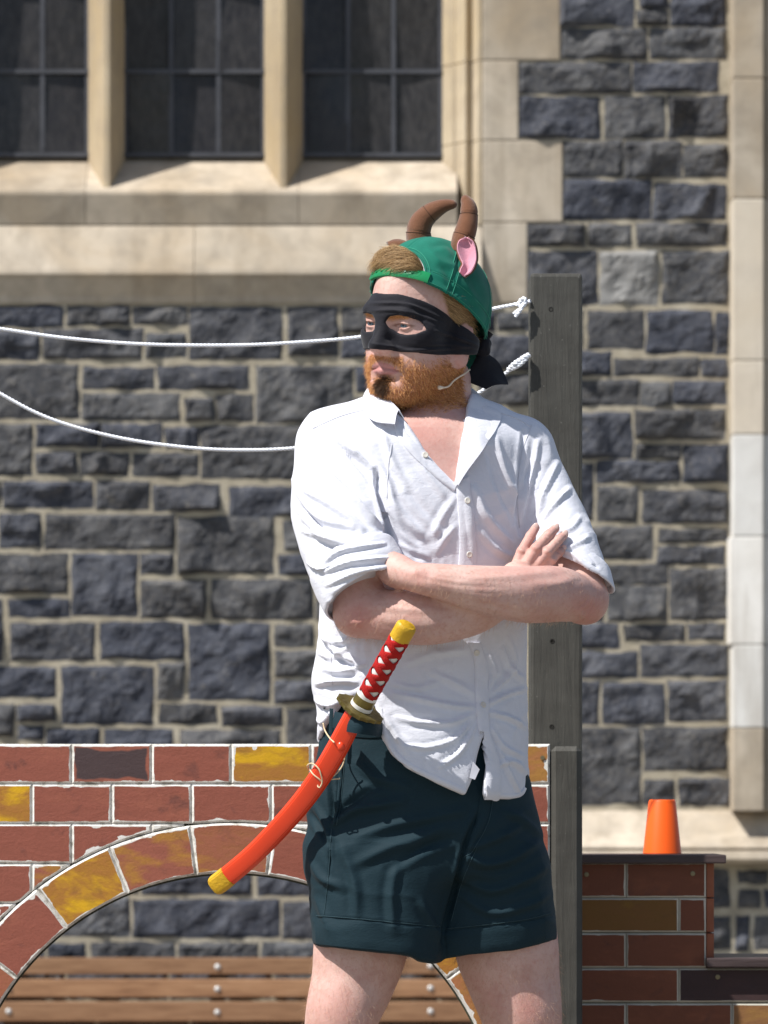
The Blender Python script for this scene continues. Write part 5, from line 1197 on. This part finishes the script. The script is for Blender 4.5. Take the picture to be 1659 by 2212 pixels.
# pressed panel seams, sweatband line, soft dents
thv = np.arctan2(Lc[:, 0] / CR[0], -Lc[:, 1] / CR[1]); dd = np.zeros(len(Vc))
for k in range(6):
    da = np.abs((thv - k * math.pi / 3 + math.pi) % (2 * math.pi) - math.pi) * np.hypot(Lc[:, 0], Lc[:, 1]); dd -= .0010 * np.exp(-(da / .0018) ** 2) - .0007 * np.exp(-((da - .0055) / .0025) ** 2)
rv = Lc[:, 2]; dd -= .0012 * np.exp(-((rv - .026) / .0018) ** 2)
Vc = folds(Vc, Nc, [([(955, 575), (975, 610), (985, 650)], 9, -3.0), ([(930, 545), (950, 565), (985, 575)], 8, 2.5), ([(1000, 600), (1020, 640), (1040, 660)], 8, 2.5), ([(935, 530), (965, 528), (985, 545)], 7, -3.0), ([(940, 600), (975, 625), (1010, 640)], 7, -2.0)])
Vc = Vc + Nc * (dd + vnoise(Vc, 18, 4, 2) * .0022)[:, None]
cap = link('cap', npmesh('cap', Vc, Qc, MAT['cap']), None, person); B_cap = bvh_of(Vc, Qc)
def cap_pt(theta, up_, off=.0):
    """point on the cap form: angle from the strap centre, height above the rim"""
    d0, d1 = CR[0] * math.sin(theta), -CR[1] * math.cos(theta); a, b = .2, 1.6
    for _ in range(18):
        m_ = (a + b) / 2; v = float(((abs(d0 * m_ / CR[0]) ** CE + abs(d1 * m_ / CR[1]) ** CE + abs(up_ / CR[2]) ** CE) ** (1 / CE) - 1) * .1)
        if v > off: b = m_
        else: a = m_
    return cl(d0 * m_, d1 * m_, up_)
cap_fast = cap_pt
MAT['strap'] = simple('green_plastic', (.012, .22, .075), .3, .5, 0, 60, .06)
ths = np.linspace(-.56, .68, 26)
G = np.stack([np.stack([cap_pt(t, u, o) for u, o in ((.000, .0026), (.003, .0046), (.0165, .0046), (.0200, .0024))]) for t in ths]); strap = patch('strap', G, MAT['strap'], cap, thick=.0018)
ths = np.linspace(-.10, .03, 8); G = np.stack([np.stack([cap_pt(t, u, o) for u, o in ((.001, .0050), (.0035, .0068), (.0160, .0068), (.0190, .0046))]) for t in np.linspace(-.58, -.02, 18)]); patch('strap_tab', G, MAT['strap'], cap, thick=.0015)
for k in range(8):
    t = -.48 + k * .125; p = Vector(cap_pt(t, .0098, .0052 if t > 0 else .0072)); n_ = (p - Vector(cl(0, 0, .01))).normalized()
    pm = lathe('peg', [(.0021, -.001), (.0021, .001), (.0012, .0018)], 8); pm.transform(Matrix.Translation(p) @ Vector((0, 0, 1)).rotation_difference(n_).to_matrix().to_4x4()); link('peg', pm, MAT['strap'], cap)
# piping round the opening, pale inside tape
MAT['tape'] = simple('white_tape', (.6, .6, .62), .8)
MAT['pipe'] = MAT['cap']
arc = []
for a in np.linspace(0.02, math.pi - .02, 26):
    arc.append(Vector(cap_pt(-math.cos(a) * HW, math.sin(a) * HH, -.0012)))
link('opening_edge', tubemesh('opening_edge', arc, [.0024] * len(arc), 8), MAT['cap'], cap)
# pale tape inside the opening
arc = [Vector(cap_pt(-math.cos(a) * (HW - .022), math.sin(a) * (HH - .0025), -.0030)) for a in np.linspace(1.6, math.pi - .05, 18)]
link('tape', tubemesh('tape', arc, [.0013] * len(arc), 6), MAT['tape'], cap)
# bill, pointing back and down, away from the camera
A_ = [np.array(cap_pt(math.pi + .42 + t, .003, -.002)) for t in np.linspace(-.85, .85, 21)]; bdv = RC @ np.array((-.35, .72, -.55))
B_ = [p + bdv * (.066 * math.cos(t * 1.25) ** .8) for p, t in zip(A_, np.linspace(-.85, .85, 21))]
G = np.stack([np.stack([a * (1 - s) + b * s for s in np.linspace(0, 1, 6)]) for a, b in zip(A_, B_)]); patch('bill', G, MAT['cap'], cap, thick=.004)
bt = Vector(cl(0, 0, CR[2])); bm_ = lathe('top_button', [(.006, -.002), (.0065, .001), (.0045, .0035), (.001, .0042)], 14); bm_.transform(Matrix.Translation(bt) @ Matrix(RC.tolist()).to_4x4()); bm_.shade_smooth(); link('top_button', bm_, MAT['cap'], cap)
MAT['cap_thread'] = simple('cap_thread', (.05, .30, .20), .7, .2)
for th_ in (math.pi / 3, 2 * math.pi / 3, -math.pi / 3):
    for dt in (-.055, .055):
        ln = [Vector(cap_pt(th_ + dt * (1.0 if u < .06 else 1.6), u, .0012)) for u in np.linspace(.002, .108, 24)]; link('seam', tubemesh('seam', ln, [.00045] * 24, 5), MAT['cap_thread'], cap)
for hgt in (.0035, .026):
    ln = [Vector(cap_pt(t, hgt, .0012)) for t in np.linspace(HW + .05, math.pi, 50)]; link('seam', tubemesh('seam', ln, [.00045] * 50, 5), MAT['cap_thread'], cap)
ln = [Vector(cap_pt(-math.cos(a) * (HW + .07), math.sin(a) * (HH + .006), .0012)) for a in np.linspace(.05, math.pi - .05, 40)]; link('seam', tubemesh('seam', ln, [.00045] * 40, 5), MAT['cap_thread'], cap)
# horns
def mat_plush(name, c):
    m = NT(name, .95, .1); v = m.coord('Object'); a = m.noise(v, 30, 4, .6); f = m.noise(v, 420, 3, .7)
    m.col(m.ramp(a, [(.3, tuple(x * .75 for x in c)), (.7, c)])); m.b.inputs['Sheen Weight'].default_value = .35; m.bump(m.math('ADD', f, m.math('MULTIPLY', a, .8)), .5, .003); return m.m
MAT['horn'] = mat_plush('brown_plush', (.185, .080, .042)); MAT['ear_pink'] = mat_plush('pink_plush', (.74, .34, .43)); MAT['seam_dark'] = simple('dark_seam', (.035, .017, .01), .9)
def horn(pts, seams):
    A = resample([tuple(P(*p[:3])) + (p[3],) for p in pts], 60); R_ = A[:, 3] + vnoise(A[:, :3], 60, 3, 2) * .0008
    for s in seams: k = np.arange(60) / 59.; R_ = R_ - .0011 * np.exp(-((k - s) / .012) ** 2)
    R_[-4:] *= np.array((.97, .88, .7, .35)); me = tubemesh('horn', [tuple(a) for a in A[:, :3]], R_, 24); me.shade_smooth(); h = link('horn', me, MAT['horn'], cap)
    for s in seams:
        i = int(s * 59); t = Vector(A[i + 1, :3] - A[i - 1, :3]).normalized(); u = t.orthogonal().normalized(); w = t.cross(u); r = R_[i] + .0003
        ring = [Vector(A[i, :3]) + (u * math.cos(a) + w * math.sin(a)) * r for a in np.linspace(0, 2 * math.pi, 25)]; link('seam', tubemesh('seam', ring, [.0005] * 25, 5), MAT['seam_dark'], cap)
    return h
horn([(908, 532, .030, .0225), (904, 502, .028, .0220), (912, 478, .026, .0200), (930, 460, .024, .0172), (953, 447, .022, .0130), (972, 442, .020, .0095), (987, 443, .019, .0065)], (.22, .55))
horn([(994, 545, -.035, .0200), (1001, 515, -.036, .0195), (1009, 488, -.036, .0180), (1013, 462, -.034, .0160), (1011, 443, -.032, .0130), (1004, 430, -.030, .0092), (999, 424, -.029, .0065)], (.30, .66))
# plush ears
E1 = [(1006, 515, -.070), (992, 521, -.068), (989, 538, -.072), (995, 556, -.074), (1001, 569, -.078), (996, 580, -.080), (994, 588, -.082)]
E2 = [(1010, 515, -.070), (1021, 523, -.070), (1027, 540, -.072), (1028, 560, -.076), (1022, 577, -.082), (1014, 588, -.085), (1003, 593, -.086)]
sheet('plush_ear', E1, E2, MAT['ear_pink'], cap, 24, 11, -.009, .002, .0006, 1)
E1b = [(x - 2, y - (2 if i == 0 else 0), d + .004) for i, (x, y, d) in enumerate(E1)]; E2b = [(x + 2.5, y + (2 if i == 6 else 0), d + .004) for i, (x, y, d) in enumerate(E2)]
sheet('ear_back', E1b, E2b, MAT['horn'], cap, 24, 11, -.012, .003)
sheet('ear_back', [(838, 530, .045), (850, 522, .045), (866, 522, .045), (884, 530, .045)], [(842, 545, .03), (852, 548, .03), (866, 548, .03), (884, 548, .03)], MAT['horn'], cap, 16, 7, .01, .004)

# ------------------------------------------------------------------ hair and beard
def mat_hair(name, c1, c2, rough=.45):
    m = NT(name, rough, .35); hi_ = m.n('ShaderNodeHairInfo'); m.col(m.ramp(hi_.outputs['Random'], [(0, c1), (1, c2)])); return m.m
MAT['beard'] = mat_hair('ginger_beard', (.28, .085, .02), (.86, .48, .19)); MAT['hair'] = mat_hair('blond_hair', (.15, .08, .03), (.70, .47, .23)); MAT['dark_hair'] = mat_hair('dark_beard', (.035, .018, .009), (.11, .05, .02)); MAT['fuzz'] = mat_hair('arm_hair', (.42, .24, .14), (.68, .46, .30))
R = np.random.default_rng(5); area_q = np.linalg.norm(np.cross(V[Q[:, 2]] - V[Q[:, 0]], V[Q[:, 3]] - V[Q[:, 1]]), axis=1) * .5
def roots(w, n, seed=1):
    r = np.random.default_rng(seed); pr = area_q * w[Q].mean(1); pr = pr / pr.sum(); k = r.choice(len(Q), n, p=pr); a, b = r.random((2, n, 1))
    v = V[Q[k]]; p = (v[:, 0] * (1 - a) + v[:, 1] * a) * (1 - b) + (v[:, 3] * (1 - a) + v[:, 2] * a) * b; nn = N[Q[k, 0]]; return p, nn, r
def tuft(w, n, length, dirn, lift, m=5, curl=.0, seed=1, lvar=.4, jit=.35):
    p, nn, r = roots(w, n, seed); Ld = to_head(p); d0 = np.array([dirn(q) for q in Ld]) if callable(dirn) else np.tile(np.array(dirn, float), (n, 1)); d0 = d0 @ RH.T
    d0 = d0 - nn * (d0 * nn).sum(1)[:, None]; d0 /= np.linalg.norm(d0, axis=1)[:, None] + 1e-9; d0 = d0 + r.normal(0, jit, (n, 3)); d0 /= np.linalg.norm(d0, axis=1)[:, None]
    Ln = length * (1 + lvar * r.uniform(-1, 1, (n, 1))); t = np.linspace(0, 1, m); C = np.zeros((n, m, 3)); cj = r.normal(0, curl, (n, 3))
    for i, s in enumerate(t): C[:, i] = p - nn * .0005 + d0 * Ln * s + nn * (lift * Ln * np.sin(s * 1.9)) + cj * Ln * s * s
    return C
def bdir(q): return (np.sign(q[0]) * .25 if abs(q[0]) > .012 else 0, .1 + .6 * (q[1] > -.05), -1.0)
hair_obj('beard', tuft(beard ** 1.3 * (1 - soul), 13000, .0058, bdir, .5, seed=2, curl=.25), .00026, MAT['beard'], person)
hair_obj('chin_beard', tuft(np.clip(soul * 1.5 - .25, 0, 1), 900, .009, (0, -.1, -1), .5, seed=3), .00028, MAT['dark_hair'], person)
hair_obj('eyebrow', tuft(np.clip(brow - .2, 0, 1), 420, .006, lambda q: (np.sign(q[0]), .1, .1), .15, seed=4, jit=.15), .00022, MAT['beard'], person)
side = scalp * isH * (L[:, 2] > up_l + .002) * (((V - CO) @ RC)[:, 2] < .010) * (L[:, 1] < .11)
hair_obj('hair', tuft(side, 6000, .024, (0, .9, -.65), .26, 6, .1, 6, .35, .16), .00030, MAT['hair'], person)
# forelock pushed out through the cap opening
n = 3400; r = np.random.default_rng(8); C = np.zeros((n, 9, 3))
for i in range(n):
    th_ = HW * r.uniform(-.55, .95); hmax = (HH - .002) * math.sqrt(max(.02, 1 - (th_ / HW) ** 2)); hh_ = max(.016, hmax * r.uniform(.25, 1.0) ** .8); w = r.random(); sw = r.uniform(.5, 1.0); jn = lambda s_: r.normal(0, s_, 3)
    K = [cap_fast(th_, hh_, -.014), cap_fast(th_ - .12 * sw, hh_ + .006 * w, .003 + .008 * w) + jn(.002), cap_fast(max(th_ - .32 * sw, -HW * .8), hh_ + .010 * w - .002, .006 + .015 * w) + jn(.004), cap_fast(max(th_ - .60 * sw, -HW * .80) + r.normal(0, .05), max(.012, hh_ * .95 - .002) + r.normal(0, .006), .001 + .013 * w) + jn(.004)]
    for k in range(9):
        t = k / 8; C[i, k] = (1 - t) ** 3 * K[0] + 3 * t * (1 - t) ** 2 * K[1] + 3 * t * t * (1 - t) * K[2] + t ** 3 * K[3]
hair_obj('forelock', C, .00030, MAT['hair'], person)
# fair down on forearms and legs
fz = ((XY[:, 1] > 1215) & (XY[:, 1] < 1400) & (V[:, 1] < -.1)).astype(float) * (~isH) * (XY[:, 0] > 720) * (XY[:, 1] > 1228)
p, nn, r = roots(fz, 2200, 11); d0 = np.tile(np.array((-.5, -.1, -.8)), (len(p), 1)) + r.normal(0, .35, (len(p), 3)); Ln = r.uniform(.005, .011, (len(p), 1))
hair_obj('arm_hair', np.stack([p + d0 * Ln * s + nn * Ln * .35 * math.sin(s * 2) for s in np.linspace(0, 1, 4)], 1), .00013, MAT['fuzz'], person)
fz = ((XY[:, 1] > 2050) & (XY[:, 1] < 2300)).astype(float) * (~isH); p, nn, r = roots(fz, 3200, 12); d0 = np.tile(np.array((.1, 0, -.9)), (len(p), 1)) + r.normal(0, .4, (len(p), 3)); Ln = r.uniform(.006, .013, (len(p), 1))
hair_obj('leg_hair', np.stack([p + d0 * Ln * s + nn * Ln * .5 * math.sin(s * 2) for s in np.linspace(0, 1, 4)], 1), .00010, MAT['fuzz'], person)

# headset microphone
MAT['mic'] = simple('cream_plastic', (.78, .66, .50), .45, .4)
mp = []
for (x, y, l) in ((1008, 800, .006), (996, 806, .006), (984, 812, .006), (972, 820, .007), (964, 827, .009), (954, 829, .011), (942, 828, .013), (938, 828, .013)):
    p, n_ = proj(B_body, x, y, -.06); mp.append(tuple(p + n_ * l))
mp = resample(mp, 26); rr = [.0016] * 26; rr[-4:] = [.0022, .0030, .0036, .0037]
link('headset_microphone', tubemesh('headset_microphone', [tuple(a) for a in mp], rr, 10), MAT['mic'], person, True)

# ------------------------------------------------------------------ toy sword
MAT['sword_red'] = simple('red_plastic', (.78, .055, .012), .32, .5, .05, 200, .05, coat=.2); MAT['gold'] = simple('gold_plastic', (.62, .36, .015), .42, .5, .5, 170, .25); MAT['wrap'] = simple('red_cord', (.42, .014, .012), .75, .2, .6, 420, .2)
MAT['core'] = simple('white_grip', (.74, .72, .68), .5, .3); MAT['brass'] = simple('aged_brass', (.20, .155, .045), .35, .5, .4, 120, .5, .6); MAT['cord'] = simple('cream_cord', (.66, .52, .33), .6, .3)
sword = empty('toy_sword', P(780, 1515, -.2), 'toy sword with red scabbard and red wrapped hilt tucked into the waistband', 'toy sword')
SP = [(775, 1530, -.192), (752, 1572, -.186), (722, 1628, -.172), (690, 1680, -.155), (650, 1735, -.132), (600, 1792, -.106), (545, 1848, -.078), (492, 1893, -.054)]
def blade(name, pts, hw, hd, mat, n=30, capround=False):
    A = resample([tuple(P(*p)) for p in pts], n); V_ = []; F = []; sec = [(-1, -.15), (-.72, -.86), (.05, -1.0), (.72, -.80), (1, -.1), (.8, .8), (0, 1), (-.8, .8)]
    hw = np.interp(np.linspace(0, 1, n), np.linspace(0, 1, len(hw)), hw)
    for i in range(n):
        t = Vector(A[min(i + 1, n - 1)] - A[max(i - 1, 0)]).normalized(); b = Vector((0, 1, 0)); b = (b - t * b.dot(t)).normalized(); a = t.cross(b); k = 1.0
        if capround: k = [1, 1, 1, .98, .92, .78][i - n] if i - n >= -6 else 1
        for (u, w) in sec: V_.append(Vector(A[i]) + a * u * hw[i] * k + b * w * hd * k)
    m = len(sec)
    for i in range(n - 1):
        for k in range(m): F.append((i * m + k, i * m + (k + 1) % m, (i + 1) * m + (k + 1) % m, (i + 1) * m + k))
    F += [tuple(range(m - 1, -1, -1)), tuple((n - 1) * m + k for k in range(m))]; me = mesh(name, V_, F); fix_normals(me)
    bm = bmesh.new(); bm.from_mesh(me); es = [e for e in bm.edges if len(e.link_faces) == 2 and e.calc_face_angle(0) > .3]; bmesh.ops.bevel(bm, geom=es, offset=.0018, segments=2, affect='EDGES'); bm.to_mesh(me); bm.free(); me.shade_smooth(); me.set_sharp_from_angle(angle=math.radians(40))
    return link(name, me, mat, sword)
blade('scabbard', SP, [.0185, .0195, .0195, .019, .0185, .0185], .0125, MAT['sword_red'])
g = build([ell(P(736, 1612, -.188), (.007, .006, .009), None, .005)], np.array(P(736, 1612, -.188)) - .02, np.array(P(736, 1612, -.188)) + .02, .0015); v_, q_ = nets(g.F, g.lo, g.h); link('lug', npmesh('lug', v_, q_, MAT['sword_red']), None, sword)
blade('scabbard_tip', [(494, 1891, -.055), (478, 1904, -.048), (460, 1917, -.040)], [.0192, .0192], .0135, MAT['gold'], 10, True)
g0, g1 = np.array(P(795, 1500, -.206)), np.array(P(864, 1378, -.268)); gd = Vector(g1 - g0).normalized(); ga = gd.cross(Vector((0, 1, 0))).normalized(); gb_ = ga.cross(gd)
def gpt(t, a, rx=.0165, ry=.0125): 
    c = Vector(g0 + (g1 - g0) * t); return c + ga * math.cos(a) * rx + gb_ * math.sin(a) * ry
def tube2(name, t0, t1, rx, ry, mat, n=8, seg=28, prof=None):
    V_ = []; F = []
    for i in range(n):
        s = i / (n - 1); k = prof(s) if prof else 1
        for j in range(seg): V_.append(gpt(t0 + (t1 - t0) * s, 2 * math.pi * j / seg, rx * k, ry * k))
    for i in range(n - 1):
        for j in range(seg): F.append((i * seg + j, i * seg + (j + 1) % seg, (i + 1) * seg + (j + 1) % seg, (i + 1) * seg + j))
    F += [tuple(range(seg - 1, -1, -1)), tuple((n - 1) * seg + j for j in range(seg))]; me = mesh(name, V_, F); fix_normals(me); me.shade_smooth(); me.set_sharp_from_angle(angle=math.radians(50)); return link(name, me, mat, sword)
tube2('grip', 0, 1.0, .0150, .0120, MAT['core'])
GL = float(np.linalg.norm(g1 - g0)); turns = GL / .0500
for sgn in (1, -1):
    for ph in (0, math.pi):
        V_ = []; F = []; n = 120; m = 5
        for i in range(n):
            s = i / (n - 1); a = sgn * turns * 2 * math.pi * s + ph + math.pi * .25
            for j in range(m):
                tt = s + (j / (m - 1) - .5) * .0125 / GL * 1.0; bul = .0017 + .0009 * math.sin(math.pi * j / (m - 1)) + (.0006 if sgn > 0 else 0); V_.append(gpt(min(max(tt, 0), 1), a, .0150 + bul, .0120 + bul))
        for i in range(n - 1):
            for j in range(m - 1): F.append((i * m + j, i * m + j + 1, (i + 1) * m + j + 1, (i + 1) * m + j))
        me = mesh('wrap', V_, F); fix_normals(me); me.shade_smooth(); w_ = link('wrap', me, MAT['wrap'], sword)
        md = w_.modifiers.new('t', 'SOLIDIFY'); md.thickness = .0012; md.offset = 0
tube2('pommel', .985, 1.235, .0182, .0150, MAT['gold'], 10, 28, lambda s: 1.0 - .10 * max(0, (s - .75) / .25) ** 2 if s < .97 else .80)
tube2('white_collar', -.045, .01, .0185, .0150, MAT['core'], 4)
tube2('collar', -.17, -.045, .0188, .0152, MAT['brass'], 5)
tube2('white_collar', -.225, -.17, .0200, .0160, MAT['core'], 4)
gc_ = Vector(g0 + (g1 - g0) * -.26); V_ = []; F = []; seg = 64
for lay, (o_, k) in enumerate(((-.0035, .94), (-.0028, 1), (.0028, 1), (.0035, .94))):
    for j in range(seg):
        a = 2 * math.pi * j / seg; r = .043 * (1 + .06 * math.cos(4 * a)) * (1 - .05 * abs(math.cos(8 * a))); V_.append(gc_ + ga * math.cos(a) * r * k + gb_ * math.sin(a) * r * .72 * k + gd * o_)
for l_ in range(3):
    for j in range(seg): F.append((l_ * seg + j, l_ * seg + (j + 1) % seg, (l_ + 1) * seg + (j + 1) % seg, (l_ + 1) * seg + j))
F += [tuple(range(seg - 1, -1, -1)), tuple(3 * seg + j for j in range(seg))]; me = mesh('guard', V_, F); fix_normals(me); link('guard', me, MAT['brass'], sword)
for pts in ([(698, 1562, -.150), (702, 1578, -.155), (712, 1594, -.178), (722, 1604, -.195)], [(668, 1664, -.150), (664, 1654, -.160), (674, 1649, -.170), (688, 1660, -.176), (694, 1676, -.174), (696, 1690, -.168), (690, 1702, -.164), (686, 1696, -.162), (694, 1686, -.160), (718, 1678, -.150), (738, 1657, -.145), (745, 1634, -.148), (742, 1622, -.15)], [(668, 1660, -.156), (676, 1672, -.166), (688, 1682, -.168), (697, 1688, -.164), (715, 1684, -.15), (734, 1682, -.14)]):
    C_ = resample([tuple(P(*p)) for p in pts], 40); link('cord', tubemesh('cord', [tuple(c) for c in C_], [.0013] * 40, 8), MAT['cord'], sword, True)
